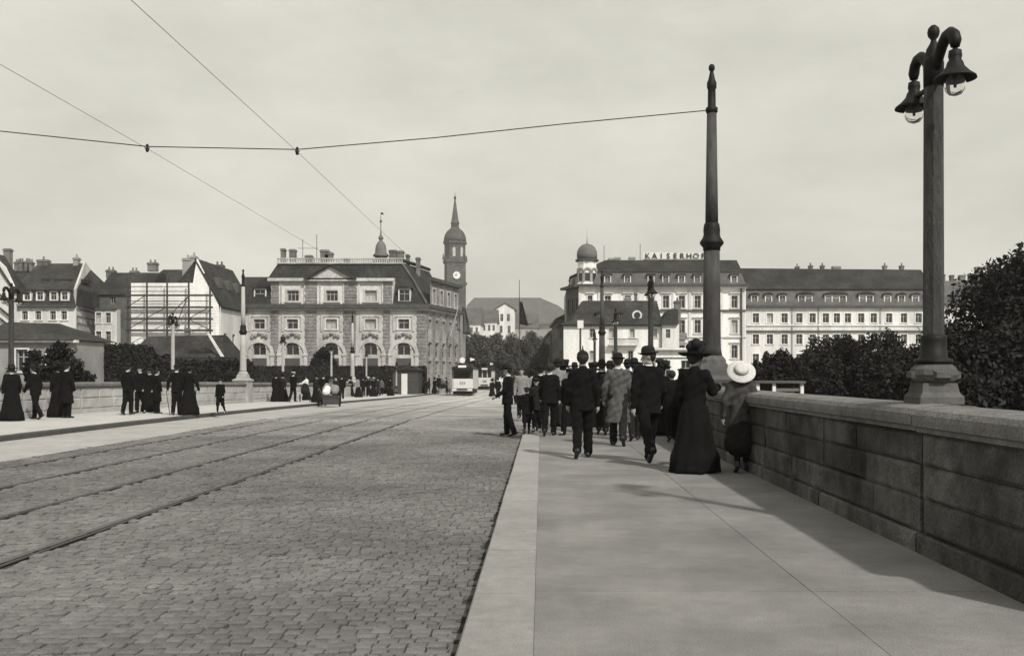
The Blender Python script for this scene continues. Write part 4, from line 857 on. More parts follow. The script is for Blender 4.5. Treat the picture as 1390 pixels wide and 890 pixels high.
for c in (814, 842): dormer(cw, X(c), D+1.2, Z(432), Z(424), .7, 1.5, M_slatel, M_slate, 'gable')
b = MB(); b.box(X(826), X(865), D-.9, D, Z(469), Z(467)); bo = b.build('balcony', M_cream, cw)
b = MB(); b.box(X(826), X(865), D-.9, D-.85, Z(460.5), Z(459.8)); [b.box(X(826+1.5*k), X(826+1.5*k)+.04, D-.9, D-.86, Z(467), Z(460)) for k in range(27)]; b.build('railing', M_iron, bo)
chimney(cw, X(852), D+4, Z(412), Z(403), .7, .7, 0, M_greyp); chimney(cw, X(863), D+4, Z(412), Z(397), .35, .4, 0, M_brick)
dn = empty('lean_to_house', (0,0,0), 'small wing with dark half-gable and tall chimney against the corner house', 'house')
facade(dn, (X(898), D-.6), (X(921), D-.6), -1, Z(440), [(U(903)-U(898), U(909)-U(898), Z(459), Z(447))], M_cream, back=6)
MB().prism([(X(893), Z(441)), (X(919), Z(441)), (X(919), Z(421)), (X(911), Z(419))], 'y', D-1, D+6).build('roof', M_slate2, dn); chimney(dn, X(920), D, Z(442), Z(408), .75, .8, 1, M_brick)
D = 98.0; X = lambda x: wx(x, D); Z = lambda y: wz(y, D)
kp = empty('flat_roofed_kiosk', (0,0,0), 'white flat-roofed kiosk below the hotel', 'kiosk')
facade(kp, (X(890), D), (X(945), D), -1, Z(475), [(.6, 1.5, 0, Z(489)), (2.6, 3.6, .5, Z(489))], M_white, back=4); MB().box(X(887), X(947), D-.5, D+4.3, Z(475)+.003, Z(472)).build('roof_slab', M_cream, kp); MB().box(X(889), X(946), D-.1, D-.02, Z(486), Z(485)).build('sill_band', M_trim, kp)
# shed by the hedge
D = 103.0; X = lambda x: wx(x, D); Z = lambda y: wz(y, D)
sd_ = empty('arched_shed', (0,0,0), 'small dark shed with curved roof at the hedge end', 'shed')
MB().box(X(533), X(568), D, D+3, -1, Z(501)).build('wall', M_wood, sd_)
MB().prism([(X(530) + (X(571)-X(530))*t/10, Z(502) + (Z(495.5)-Z(502))*math.sin(math.pi*t/10)) for t in range(11)], 'y', D-.3, D+3.3).build('roof', M_slate, sd_)
MB().box(X(545), X(553), D-.06, D-.004, -1, Z(507)).build('door', M_cream, sd_)
# stall beyond the dark parapet
D = 34.0; X = lambda x: wx(x, D); Z = lambda y: wz(y, D)
st = empty('garden_stall', (0,0,0), 'low white-posted stall with flat dark roof beyond the dark parapet', 'stall')
MB().box(X(1026), X(1094), D, D+1.6, Z(520), Z(517)).build('roof', M_slatel, st)
for c in (1030, 1052, 1090): MB().box(X(c-2.2), X(c+2.2), D+.1, D+.22, -1, Z(520)).build('post', M_white, st)
MB().box(X(1053), X(1088), D+.3, D+.4, Z(531), Z(527)).build('counter', M_white, st); MB().box(X(1028), X(1092), D+1.4, D+1.5, -1, Z(520)).build('back_wall', M_wood, st)

# ------------------------------------------------------------------ trees and hedges
def leaves(n, clumps, size, seed=0):
    """leaf faces spread through clumps (cx,cy,cz,rx,ry,rz)"""
    g = np.random.default_rng(seed); C = np.array(clumps, float); wgt = (C[:,3]*C[:,4]*C[:,5])**.7; wgt /= wgt.sum()
    idx = g.choice(len(C), n, p=wgt); d = g.normal(size=(n,3)); d /= np.linalg.norm(d, axis=1)[:,None]; r = g.random(n)**.42
    P = C[idx,:3] + d*r[:,None]*C[idx,3:]*(1 + .06*g.normal(size=(n,1)))
    a = g.normal(size=(n,3)); a /= np.linalg.norm(a, axis=1)[:,None]; b = np.cross(a, g.normal(size=(n,3))); b /= np.linalg.norm(b, axis=1)[:,None]
    s = size*(.6+.8*g.random((n,1))); a = a*s; b = b*s*.62
    return quads_mesh('m', np.stack([P-a, P-b*.9+a*.1, P+a, P+b*.9+a*.1], 1))
def tree(label, x, y, z0, h, rx, rz, n, size, group=None, m=None, nc=26, seed=0, name='tree', trunk=.18, cat='tree', ry=None):
    rd = random.Random(seed*31+5); r = empty(name, (x,y,z0), label, cat, group); ry = ry or rx; cz = h - rz
    cl = []
    for i in range(nc):
        while True:
            u = [rd.uniform(-1,1) for _ in range(3)]; q = math.sqrt(sum(t*t for t in u))
            if .35 < q < 1: break
        k = rd.uniform(.22,.40); cl.append((u[0]*rx*.85, u[1]*ry*.85, cz + u[2]*rz*.85, rx*k, ry*k, rz*k*.85))
    t = MB(); t.tube([(0,0,-.2),(.05*rx,0,h*.25),(-.03*rx,.05,cz-rz*.2),(0,0,cz+rz*.4)], [trunk*1.3, trunk, trunk*.7, trunk*.25], 8)
    for c in cl[:9]:
        s = cz - rz*.5; t.tube([(0,0,s*.9),(c[0]*.5, c[1]*.5, s + (c[2]-s)*.55),(c[0],c[1],c[2])], [trunk*.5, trunk*.3, trunk*.08], 5)
    t.build('trunk', M_bark, r); ob('crown', leaves(n, cl, size, seed), m or M_leaf, r)
    return r
def hedge(label, x0, x1, y0, y1, z0, z1, n, size, seed=0, m=None, rag=.1, group=None):
    r = empty('hedge', ((x0+x1)/2, y0, z0), label, 'hedge', group); ox, oy = (x0+x1)/2, y0
    b = MB(); e = size*.6; b.box(x0-ox+e, x1-ox-e, e, y1-y0-e, 0, z1-z0-e); b.build('branches', M_bark, r)
    g = np.random.default_rng(seed); P = np.stack([g.uniform(x0-ox, x1-ox, n), g.uniform(0, y1-y0, n), g.uniform(0, z1-z0, n)], 1)
    f = g.choice(4, n, p=[.6, .28, .06, .06]); j = g.normal(0, rag, n)
    P[f==0,1] = np.abs(j[f==0]) ; P[f==1,2] = (z1-z0) + j[f==1]; P[f==2,0] = x0-ox; P[f==3,0] = x1-ox
    a = g.normal(size=(n,3)); a /= np.linalg.norm(a, axis=1)[:,None]; b2 = np.cross(a, g.normal(size=(n,3))); b2 /= np.linalg.norm(b2, axis=1)[:,None]
    s = size*(.6+.8*g.random((n,1))); a *= s; b2 *= s*.65
    ob('foliage', quads_mesh('m', np.stack([P-a, P-b2, P+a, P+b2], 1)), m or M_leafh, r); return r
# big dark trees beyond the near parapet
tree('big dark spreading tree overhanging the embankment beside the tall lamp', 17.4, 30, -1, 7.0, 4.4, 3.9, 130000, .085, seed=1, nc=120, trunk=.3, cat='tree')
tree('dense dark evergreen bush right behind the tall lamp pedestal', 10.8, 22.5, -1, 4.1, 2.5, 2.4, 40000, .07, seed=2, nc=44, cat='tree')
tree('dark bush filling the gap below the spreading tree', 13.6, 25.5, -1, 3.9, 2.4, 2.4, 26000, .075, seed=12, nc=26)
tree('dark leaning tree beside the embankment bushes', 13.5, 24.8, -1, 4.6, 2.0, 2.6, 26000, .075, seed=13, nc=26)
for i, (px, ty, d_, rx) in enumerate(((1046, 480, 48, 1.3), (1085, 470, 50, 1.7), (1128, 461, 52, 1.9), (1172, 453, 50, 1.9), (1212, 460, 53, 1.8), (1248, 462, 50, 1.8), (1292, 438, 52, 2.0), (1066, 494, 42, 1.2), (1110, 492, 40, 1.4), (1160, 486, 41, 1.5), (1208, 486, 40, 1.5), (1252, 488, 38, 1.4), (1330, 450, 55, 2.2))):
    top = wz(ty-8, d_); tree(('dark rounded tree in the row below the long cream block' if i < 7 or i == 12 else 'low dark shrub in front of the tree row below the cream block'), wx(px, d_), d_, -1, top+1, rx, (top+1)*.53, 13000, .09, ('trees below the long block' if i < 7 or i == 12 else 'shrubs before the tree row'), seed=20+i, nc=24)
tree('spindly light-leaved shrub at the end of the tree row', wx(1037, 45), 45, -1, wz(468, 45)+1, .55, 1.2, 700, .11, seed=50, nc=9, trunk=.05)
# lime trees of the avenue
for i, (px, d_) in enumerate(((628, 162), (644, 175), (658, 168), (672, 178), (686, 170), (700, 180), (713, 172), (727, 182), (640, 210), (668, 215), (697, 220), (722, 212), (651, 150))):
    tp = wz(448 + (i*5) % 7, d_); tree('clipped lime tree in the leafy avenue behind the trams', wx(px, d_), d_, -1, tp+1, 2.6 + .3*(i % 3), (tp+1)*.45, 9000, .17, 'lime trees of the avenue', M_leaf2, seed=60+i, nc=26, trunk=.22)
tree('small dark tree in front of the guardhouse arches', wx(441, 110), 110, -1, wz(469, 110)+1, 1.7, 1.7, 3600, .16, seed=90, nc=20)
tree('drooping bush beside the small guardhouse tree', wx(425, 110.5), 110.5, -1, wz(484, 110.5)+1, 1.0, 1.2, 1500, .15, seed=91, nc=12)
tree('dark shrubs behind the women at the parapet', wx(58, 40), 40, -1, wz(466, 40)+1, 1.1, 1.5, 6000, .085, seed=92, nc=18)
tree('tall dark shrub beside the waiting women', wx(88, 40), 40, -1, wz(462, 40)+1, 1.1, 1.6, 6000, .085, seed=93, nc=18)
# hedges behind the far parapet
hedge('tall clipped dark hedge screening the guardhouse arches', wx(330, 107), wx(576, 107), 107, 109, -1, wz(498, 107), 12000, .13, 1, rag=.05)
hedge('shaggy ivy hedge below the slate-hung house', wx(100, 62), wx(182, 62), 62, 64, -1, wz(473, 62), 12000, .11, 2, rag=.12)
hedge('low trimmed hedge below the scaffold house', wx(170, 64), wx(332, 64), 64, 66, -1, wz(492, 64), 14000, .11, 3, rag=.1)
for i, px in enumerate((120, 150, 180, 204, 226)): tree('dark bushy tree in the garden below the scaffold', wx(px, 66), 66, -1, wz((466, 470, 462, 464, 470)[i], 66)+1, 1.5, 1.9, 5000, .11, 'garden bushes below the scaffold', seed=100+i, nc=18)

# ------------------------------------------------------------------ trams
def tram(label, x, d, number=None, open_front=True):
    r = empty('tram', (x, d, gz(d)-.11), label, 'tram'); W_ = 1.08; L_ = 8.5
    b = MB(); b.box(-W_, W_, .05, .12, .78, 1.78); b.box(-W_*.86, W_*.86, -.12, .05, .80, 1.76); fp = b.build('front_panel', M_tram, r)
    b = MB(); b.box(-W_, -W_+.06, .12, L_, .78, 1.78); b.box(W_-.06, W_, .12, L_, .78, 1.78); b.box(-W_, W_, L_-.06, L_, .78, 2.8); b.build('side_panel', M_tram, r)
    MB().box(-W_*.96, W_*.96, -.32, .0, .50, .74).build('fender', M_tram, r); MB().box(-W_*.9, W_*.9, -.05, L_, .16, .5).build('under_gear', M_iron, r)
    MB().box(-.55, .55, -.5, -.3, .66, .74).build('coupling_bar', M_iron, r)
    for yy in (2.6, 5.6):
        for s in (-1, 1):
            Mw = Matrix.Translation((s*.72, yy, .40)) @ Matrix.Rotation(R(90), 4, 'Y'); MB(Mw).lathe([(.38,-.06),(.40,-.03),(.36,.06)], n=16).build('wheel', M_iron, r)
    for xx in ((-W_+.05, W_-.05) if open_front else (-W_+.05, -.36, .36, W_-.05)): MB().box(xx-.05, xx+.05, .02, .12, 1.78, 2.82).build('window_post', M_tram if not open_front else M_wood, r)
    for s in (-1, 1):
        for k in range(7): MB().box(s*W_-.05, s*W_+.01, 1.2+1.15*k, 1.32+1.15*k, 1.78, 2.82).build('window_post', M_tram, r)
    MB().box(-W_+.03, W_-.03, 1.25, 1.3, .8, 2.8).build('bulkhead', M_wood, r)
    if not open_front:
        for k in range(3): MB().box(-W_+.12+.70*k, -W_+.70+.70*k, .09, .10, 1.82, 2.78).build('pane', M_pane, r)
    for s in (-1, 1):
        for k in range(6): MB().box(s*(W_-.03)-.005, s*(W_-.03)+.005, 1.32+1.15*k, 2.35+1.15*k, 1.8, 2.78).build('pane', M_pane, r)
    b = MB(); b.frust((-W_-.06, W_+.06, -.35, L_+.1, 2.82), (-W_-.02, W_+.02, -.3, L_+.05, 2.92)); b.frust((-W_, W_, -.25, L_, 2.92), (-.7, .7, .1, L_-.3, 3.1)); b.frust((-.66, .66, .15, L_-.4, 3.1), (-.6, .6, .25, L_-.5, 3.38)); b.build('roof', M_slate, r)
    MB().box(-W_*.98, W_*.98, -.355, -.30, 2.60 if open_front else 2.8, 3.02).build('canopy_board', M_iron, r)
    MB().box(-.42, .42, -.42, -.37, 2.94, 3.18).build('destination_board', M_linen, r)
    if number:
        Mw = Matrix.Translation((0, -.1, 3.72)) @ Matrix.Rotation(R(90), 4, 'X'); MB(Mw).lathe([(.29,-.03),(.29,.03)], n=24).build('route_disc', M_linen, r)
        letter(number, .42, M_trim, fp, (0, -.13, 1.17), 'number', .01)
        Mw = Matrix.Translation((0, -.14, 1.0)) @ Matrix.Rotation(R(90), 4, 'X')
    else:
        MB().box(-.3, .3, -.16, -.13, 1.1, 1.4).build('crest_panel', M_greyp, fp)
    MB().tube([(.75, .4, 3.0), (.75, .4, 4.0)], .025, 5).build('flag_staff', M_iron, r)
    MB().prism([(.77, 3.98), (1.25, 3.85), (1.2, 3.72), (.77, 3.62)], 'y', .385, .415).build('pennant', M_linen, r)
    MB().tube([(0, 3.5, 3.38), (0, 5.2, 4.6), (0, 6.5, 5.55)], [.05,.035,.025], 6).build('trolley_pole', M_iron, r)
    return r
tram('open-fronted cream tram numbered 559 with round white disc on its roof', -8.25, 100, '559')
tram('second cream tram with three front panes behind the numbered one', -8.35, 141, None, False)

# ------------------------------------------------------------------ people
def at(px, py, off=0.0):
    d = 20.0
    for _ in range(30): d = (EYE - gz(d) + off)*F/(py - HY)
    return wx(px, d), d
HATS = {}
def hat_geo(kind, lod):
    n = 24 if lod > 1 else 12; b = MB(); extra = None
    if kind == 'bowler':
        b.lathe([(.09,.045),(.155,.075),(.158,.082),(.15,.078),(.104,.058),(.102,.11),(.095,.15),(.075,.178),(.04,.19),(.001,.192)], n=n, sx=.92, sy=1.08)
        extra = MB().lathe([(.1055,.06),(.1055,.085)], n=n, sx=.92, sy=1.08)
    elif kind == 'cap':
        b.lathe([(.095,.04),(.098,.075),(.135,.095),(.137,.105),(.12,.12),(.001,.125)], n=n, sx=.95, sy=1.05); b.box(-.06,.06,.07,.15,.045,.055)
    elif kind == 'spike':
        b.lathe([(.108,.03),(.112,.045),(.106,.06),(.104,.10),(.088,.135),(.055,.158),(.03,.163),(.028,.175),(.016,.18),(.012,.21),(.002,.262)], n=n, sx=.95, sy=1.08); b.box(-.07,.07,.09,.15,.03,.042)
    elif kind == 'boater':
        b.lathe([(.09,.05),(.20,.045),(.205,.052),(.20,.06),(.108,.066),(.106,.135),(.10,.142),(.001,.145)], n=n*1); extra = MB().lathe([(.1095,.066),(.1095,.088)], n=n)
    elif kind == 'straw':
        b.lathe([(.09,.04),(.17,.03),(.235,.012),(.245,.02),(.235,.032),(.17,.052),(.118,.062),(.116,.10),(.105,.128),(.07,.138),(.001,.14)], n=32, sx=1, sy=1.02); extra = MB().lathe([(.1195,.062),(.1185,.082)], n=32, sx=1, sy=1.02)
    return b, extra
def person(label, x, d, h=1.72, face=0, kit='suit', walk=.0, ph=1, hat='bowler', mj=None, mt=None, mh=None, head=0, lod=1, off=0.0, arms=None, group=None, collar=True, lean=0.0, seed=0, knee=None, hair=None, seat=False, z=None):
    mj = mj or M_black; mt = mt or M_black; mh = mh or M_felt; vox = {2: .0145, 1: .024, 0: .036}[lod]; s_ = h/1.75
    r = empty('person', (x, d, (gz(d) if z is None else z) - off), label, 'person', group or 'people on the bridge', R(face)); r.scale = (s_,)*3
    V3 = lambda *a: np.array(a, float)
    hip = {}; kne = {}; ank = {}; toe = {}; heel = {}
    for i, sd in enumerate((-1, 1)):
        p = walk*ph*sd; kb = (.12 if p > 0 else .12 + 1.1*abs(p)) if walk else .03
        if knee: kb = knee[i]
        if seat: p = 1.45; kb = 1.4
        hip[sd] = V3(.09*sd, 0, .92); kne[sd] = hip[sd] + .44*V3(0, math.sin(p), -math.cos(p)); q = p - kb
        ank[sd] = kne[sd] + .42*V3(.0, math.sin(q), -math.cos(q)); fa = min(0, q + (.12 if p > 0 else 0))*1.05
        dr = V3(.12*sd, math.cos(fa), math.sin(fa)); up = V3(0, -math.sin(fa), math.cos(fa))
        heel[sd] = ank[sd] - dr*.045 - up*.055; toe[sd] = ank[sd] + dr*.165 - up*.068
    lo = min(min(heel[q][2] - .03, toe[q][2] - .022) for q in (-1, 1)); dz = V3(0, 0, -lo)
    if seat: dz = V3(0, 0, 0)
    for D_ in (hip, kne, ank, toe, heel):
        for q in D_: D_[q] = D_[q] + dz
    B = dz[2]                                  # whole upper body moves with the hips
    T = lambda x_, y_, z_: V3(x_, y_ + lean*(z_ - .92), z_ + B)
    shd, elb, wri, hnd = {}, {}, {}, {}
    for i, sd in enumerate((-1, 1)):
        p, ab, eb = (arms[i] if arms else (-walk*ph*sd*.8, .13, .25 + .3*walk))
        shd[sd] = T(.194*sd, -.005, 1.405)
        elb[sd] = shd[sd] + .285*V3(math.sin(ab)*sd, math.sin(p)*math.cos(ab), -math.cos(p)*math.cos(ab))
        q = p + eb; wri[sd] = elb[sd] + .25*V3(math.sin(ab*.35)*sd, math.sin(q), -math.cos(q)); hnd[sd] = wri[sd] + .085*V3(0, math.sin(q), -math.cos(q))
    yaw = R(head); cy, sy = math.cos(yaw), math.sin(yaw); hc = T(0, .015, 1.635)
    Hd = lambda x_, y_, z_: hc + V3(x_*cy - y_*sy, x_*sy + y_*cy, z_)
    # one continuous body
    pr = [(T(0,0,.95), T(0,0,1.28), .115, .125, (1.2,.8,1)), (T(-.13,0,1.38), T(.13,0,1.38), .06, .06), (T(0,-.01,1.40), Hd(0,-.02,-.04), .052, .050),
          (Hd(0,-.018,.028), Hd(0,.0,.026), .094, .089, None), (Hd(0,.03,-.055), Hd(0,.062,-.075), .055, .036), (Hd(0,.088,.0), Hd(0,.103,-.022), .011, .016),
          (Hd(.076,-.005,-.012), Hd(.08,-.008,.018), .014, .018), (Hd(-.076,-.005,-.012), Hd(-.08,-.008,.018), .014, .018)]
    for sd in (-1, 1):
        pr += [(hip[sd], kne[sd], .075, .05), (kne[sd], ank[sd], .048, .034), (ank[sd], toe[sd], .036, .024), (shd[sd], elb[sd], .042, .035), (elb[sd], wri[sd], .034, .026), (wri[sd], hnd[sd], .03, .036, None)]
    Vb, Qb = sdf_mesh(pr, vox, .022); fx = None
    if lod == 2:
        fx = MB()
        for sd in (-1, 1):
            dn = (hnd[sd] - wri[sd]); dn /= np.linalg.norm(dn); fw = np.cross(dn, V3(sd, 0, 0)); fw /= np.linalg.norm(fw)
            for k, (o_, l_) in enumerate(((-.027,.058),(-.009,.07),(.009,.066),(.026,.052))):
                p0 = hnd[sd] + fw*o_ + dn*.012; p1 = p0 + dn*(l_*.5) - V3(sd,0,0)*.006; p2 = p1 + dn*(l_*.35) - V3(sd,0,0)*.022
                fx.tube([p0, p1, p2], [.0095,.009,.006], 6)
            p0 = hnd[sd] + fw*.028 - dn*.04; p1 = p0 + fw*.022 + dn*.03; p2 = p1 + dn*.03 - V3(sd,0,0)*.012; fx.tube([p0, p1, p2], [.012,.0105,.007], 6)
    body = ob('body', np_mesh(Vb, Qb, True, fx), M_skin, r)
    if lod == 2:
        e = MB()
        for sx_ in (-1, 1):
            c = Hd(.031*sx_, .078, .012); e.lathe([(.001,-.008),(.009,-.004),(.009,.004),(.001,.008)], tuple(c), 6); c2 = Hd(.033*sx_, .08, .034); e.tube([c2 - V3(cy,sy,0)*.014, c2 + V3(cy,sy,0)*.014], .005, 5)
        m_ = Hd(0,.092,-.052); e.tube([m_ - V3(cy,sy,0)*.02, m_ + V3(cy,sy,0)*.02], .0045, 5); e.build('eyes_and_mouth', M_hair, r)
        if hair == 'moustache': e = MB(); m_ = Hd(0,.104,-.038); e.tube([m_ - V3(cy,sy,0)*.04 - V3(0,0,.008), m_, m_ + V3(cy,sy,0)*.04 - V3(0,0,.008)], [.006,.012,.006], 6); e.build('moustache', M_hair, r)
    # hair
    hp = [(Hd(0,-.022,.042), Hd(0,-.01,.05), .103, .097)] + [(Hd(0,-.05,-.02), Hd(0,-.045,.03), .06, .075)]
    if kit in ('dress', 'girl'): hp += [(Hd(0,-.085,.0), Hd(0,-.09,.03), .06, .05)]
    if kit == 'girl': hp += [(Hd(0,-.08,0), Hd(0,-.10,-.16), .06, .045)]
    V_, Q_ = sdf_mesh(hp, vox, .02); V_ = V_.copy(); ob('hair', np_mesh(V_, Q_), M_hair, r)
    # clothes
    arm = []
    for sd in (-1, 1):
        puff = .012 if kit in ('dress', 'girl') else 0
        arm += [(shd[sd] + V3(-.03*sd,0,.0), elb[sd], .075+puff, .063+puff), (elb[sd], wri[sd] + (wri[sd]-elb[sd])*.02, .062, .047)]
    wst = .132 if kit == 'dress' else .138
    tor = [(T(0,0,1.05), T(0,.0,1.31), wst, .148, (1.3,.86,1)), (T(-.135,-.005,1.385), T(.135,-.005,1.385), .078, .078), (T(0,-.01,1.43), T(0,-.012,1.49), .085, .066), (T(0,-.02,1.455), T(.15,-.015,1.405), .06, .068), (T(0,-.02,1.455), T(-.15,-.015,1.405), .06, .068)]
    if kit == 'dress': tor += [(T(-.065,.07,1.25), T(.065,.07,1.25), .075, .075)]
    fd = .006 if lod == 2 else .004
    def cloth(name, prims, m, k=.035, cut=None, f=fd):
        V_, Q_ = sdf_mesh(prims, vox, k, f, cut, seed); return ob(name, np_mesh(V_, Q_), m, r)
    legw = []
    for sd in (-1, 1): legw += [(hip[sd] + V3(0,0,.04), kne[sd], .11, .085), (kne[sd], ank[sd] + (ank[sd]-kne[sd])*.03, .083, .074)]
    if kit == 'suit':
        cloth('jacket', tor + arm + [(T(0,0,1.05), T(0,.0,.70), .142, .178, (1.22,.88,1))], mj, cut=(B+.77 if arms is None else min(B+.77, min(wri[q][2] for q in wri)), 9))
        cloth('trousers', legw + [(T(0,0,.98), T(0,0,.90), .12, .12, (1.15,.85,1))], mt)
    elif kit == 'coat':
        cloth('coat', tor + arm + [(T(0,0,1.05), T(0,-.02,.36), .145, .235, (1.10,.86,1))], mj, cut=(B+.44, 9), f=fd*1.6)
        cloth('trousers', legw, mt)
    elif kit == 'boy':
        cloth('jacket', tor + arm + [(T(0,0,1.05), T(0,.0,.66), .138, .175, (1.16,.9,1))], mj, cut=(B+.70, 9))
        cloth('breeches', [q for sd in (-1, 1) for q in [(hip[sd] + V3(0,0,.04), kne[sd] - V3(0,0,.04), .108, .095)]] + [(T(0,0,.98), T(0,0,.90), .12, .12, (1.15,.85,1))], mt)
        for sd in (-1, 1): cloth('stocking', [(kne[sd], kne[sd]*.5 + ank[sd]*.5, .06, .056), (kne[sd]*.5 + ank[sd]*.5, ank[sd], .056, .044)], mt, f=0)
    elif kit == 'girl':
        cloth('blouse', tor + arm + [(T(0,0,1.05), T(0,.0,.62), .155, .225, (1.12,.95,1))], mj, cut=(B+.66, 9))
        cloth('skirt', [(T(0,0,1.0), T(0,-.01,.46), .15, .265, (1.1,.95,1)), (kne[-1], kne[-1] + V3(0,-.02,.1), .1, .1), (kne[1], kne[1] + V3(0,-.02,.1), .1, .1)], mt, .06, f=.008)
        for sd in (-1, 1): cloth('stocking', [(kne[sd] + V3(0,0,.03), kne[sd]*.5 + ank[sd]*.5, .062, .06), (kne[sd]*.5 + ank[sd]*.5, ank[sd], .058, .045)], M_black, f=0)
    else:
        cloth('bodice', tor + arm + [(T(0,0,1.08), T(0,-.01,.86), .125, .19, (1.12,.95,1))], mj, cut=(B+.86, 9))
        n = 60 if lod == 2 else (32 if lod == 1 else 20); rows = 18 if lod == 2 else 9; P = []
        for k in range(rows+1):
            t = k/rows; zz = 1.09 - t*1.075; rad = .128 + .085*min(1, t/.22)**.8 + .17*max(0, t-.18)**1.25; ring = []
            for i in range(n):
                a = 2*math.pi*i/n; fo = (1.2*math.sin(a*7 + seed + .4*math.sin(t*5)) + .8*math.sin(a*12 + 2*seed + t*1.5) + .5*math.sin(a*5+seed*3))*.019*max(0, t-.08)*1.4
                rr = rad + fo + .03*math.exp(-((t-.8)/.09)**2); back = -.10*t*t*max(0, -math.sin(a)); ring.append((rr*1.04*math.cos(a), rr*.95*math.sin(a) + back + lean*(zz-.92)*0, zz + (-.004*math.sin(a*9) if k == rows else 0)))
            P.append(ring)
        b = MB(); b.loft(P); b.build('skirt', mt, r, True)
    for sd in (-1, 1):
        prs = [(heel[sd], ank[sd] - V3(0,0,.02), .042, .046), (heel[sd], toe[sd], .038, .036), (ank[sd], ank[sd] + (kne[sd]-ank[sd])*.18, .048, .046)]
        V_, Q_ = sdf_mesh(prs, vox, .02); V_ = np.array(V_); V_[:,2] = np.maximum(V_[:,2], .002); ob('shoe', np_mesh(V_, Q_), M_leather, r)
    if collar and kit != 'girl':
        MB().lathe([(.072,0),(.068,.042),(.06,.042),(.06,0)], tuple(T(0,-.014,1.482)), 14).build('collar', M_linen, r, True)
    if hat:
        Mh = Matrix.Translation(tuple(hc)) @ Matrix.Rotation(yaw, 4, 'Z') @ Matrix.Rotation(R(-4 if hat != 'straw' else 50), 4, 'X') @ Matrix.Translation((0,-.008,-.005 if hat != 'straw' else .02))
        if hat == 'lady':
            g = random.Random(seed); b = MB(Mh); b.lathe([(.09,.05),(.20,.055),(.26,.085),(.265,.095),(.25,.095),(.19,.075),(.11,.08)], n=28, sy=.92)
            o = b.build('hat', mh, r, True)
            lump = [(Vector((g.uniform(-.13,.13), g.uniform(-.12,.1), g.uniform(.1,.25)))) for _ in range(9)]; pp = []
            for q in lump: q2 = Mh @ q; pp.append((tuple(q2), tuple(q2 + Vector((g.uniform(-.05,.05), g.uniform(-.05,.05), .02))), g.uniform(.05,.075), g.uniform(.035,.06)))
            c0 = Mh @ Vector((0,0,.06)); c1 = Mh @ Vector((0,0,.2)); pp.append((tuple(c0), tuple(c1), .12, .11)); V_, Q_ = sdf_mesh(pp, max(vox*.7, .011), .02, .006, None, seed); ob('trimming', np_mesh(V_, Q_), mh, o)
        else:
            b, ex = hat_geo(hat, lod); b.v = [tuple(Mh @ Vector(p)) for p in b.v]; o = b.build('hat', mh, r, True)
            if ex: ex.v = [tuple(Mh @ Vector(p)) for p in ex.v]; ex.build('hat_band', M_black if hat in ('boater', 'straw') else M_felt, o, True)
    return r
def pp(px, py, label, **k):
    x, d = at(px, py, k.get('off', 0)); return person(label, x, d, **k)
LOD_NEAR = 2
# walkers on the slab pavement
pp(689, 592, 'man in dark suit and bowler standing in profile beside the kerb on the road', h=1.70, face=80, kit='suit', walk=.10, lod=2, off=.12, seed=1, arms=[(.1,.12,.9),(-.05,.1,.35)])
pp(715, 589, 'small child in dark coat and bare-shinned socks walking beside the man at the kerb', h=1.08, face=5, kit='boy', walk=.12, hat='cap', lod=2, seed=2, collar=False)
pp(728, 587, 'girl in dark hat half hidden behind the small child', h=1.28, face=170, kit='boy', walk=.1, hat='cap', mj=M_char, lod=1, seed=3, collar=False)
pp(708, 567, 'bareheaded person in pale shirt far behind the small child', h=1.62, face=175, kit='suit', hat=None, mj=M_lgrey, lod=1, seed=4, collar=False)
pp(746, 591, 'young man with stooped dark jacket and pale collar walking behind the soldier', h=1.64, face=-6, kit='suit', walk=.22, hat=None, lod=2, seed=5, lean=.10)
pp(757, 581, 'tall person in light grey jacket behind the stooped young man', h=1.76, face=0, kit='suit', walk=.2, ph=-1, hat='bowler', mj=M_lgrey, mt=M_char, lod=1, seed=6, collar=False)
pp(773, 590, 'dark-suited walker partly hidden behind the soldier', h=1.55, face=150, kit='suit', walk=.25, hat='cap', lod=1, seed=7)
pp(791, 621, 'soldier in black tunic and spiked helmet walking away', h=1.77, face=-3, kit='suit', walk=.22, ph=1, hat='spike', lod=2, seed=8, collar=False, arms=[(.06,.16,.25),(-.08,.16,.22)])
pp(817, 588, 'man in dark hat and white collar between the soldier and the tweed coat', h=1.70, face=0, kit='suit', walk=.2, hat='bowler', lod=1, seed=9)
pp(805, 579, 'woman in long black skirt ahead of the grey tweed coat', h=1.58, face=5, kit='dress', hat='lady', lod=1, seed=10, collar=False)
pp(839, 604, 'stroller in long grey tweed coat with white collar and dark hat', h=1.80, face=-4, kit='coat', walk=.27, ph=-1, hat='bowler', mj=M_tweed, mt=M_char, lod=2, seed=11, arms=[(.05,.22,.3),(-.05,.2,.3)])
pp(861, 598, 'walker in dark grey clothes just behind the tweed coat', h=1.68, face=4, kit='suit', walk=.15, hat='bowler', mj=M_char, mt=M_char, lod=1, seed=12)
pp(880, 627, 'tall man in black suit and bowler glancing back over his shoulder in mid-stride', h=1.85, face=10, kit='suit', walk=.36, ph=1, hat='bowler', head=82, lod=2, seed=13, hair='moustache', arms=[(-.15,.14,.2),(.1,.16,.5)])
pp(912, 599, 'bareheaded youth in dark jacket seen between the tall man and the lady', h=1.46, face=0, kit='suit', walk=.15, hat=None, lod=1, seed=14, collar=False)
pp(943, 640, 'lady in long black dress and large trimmed black hat beside the parapet', h=1.74, face=-28, kit='dress', hat='lady', lod=2, seed=15, collar=False, head=-18, arms=[(.1,.18,.5),(.55,.12,1.25)])
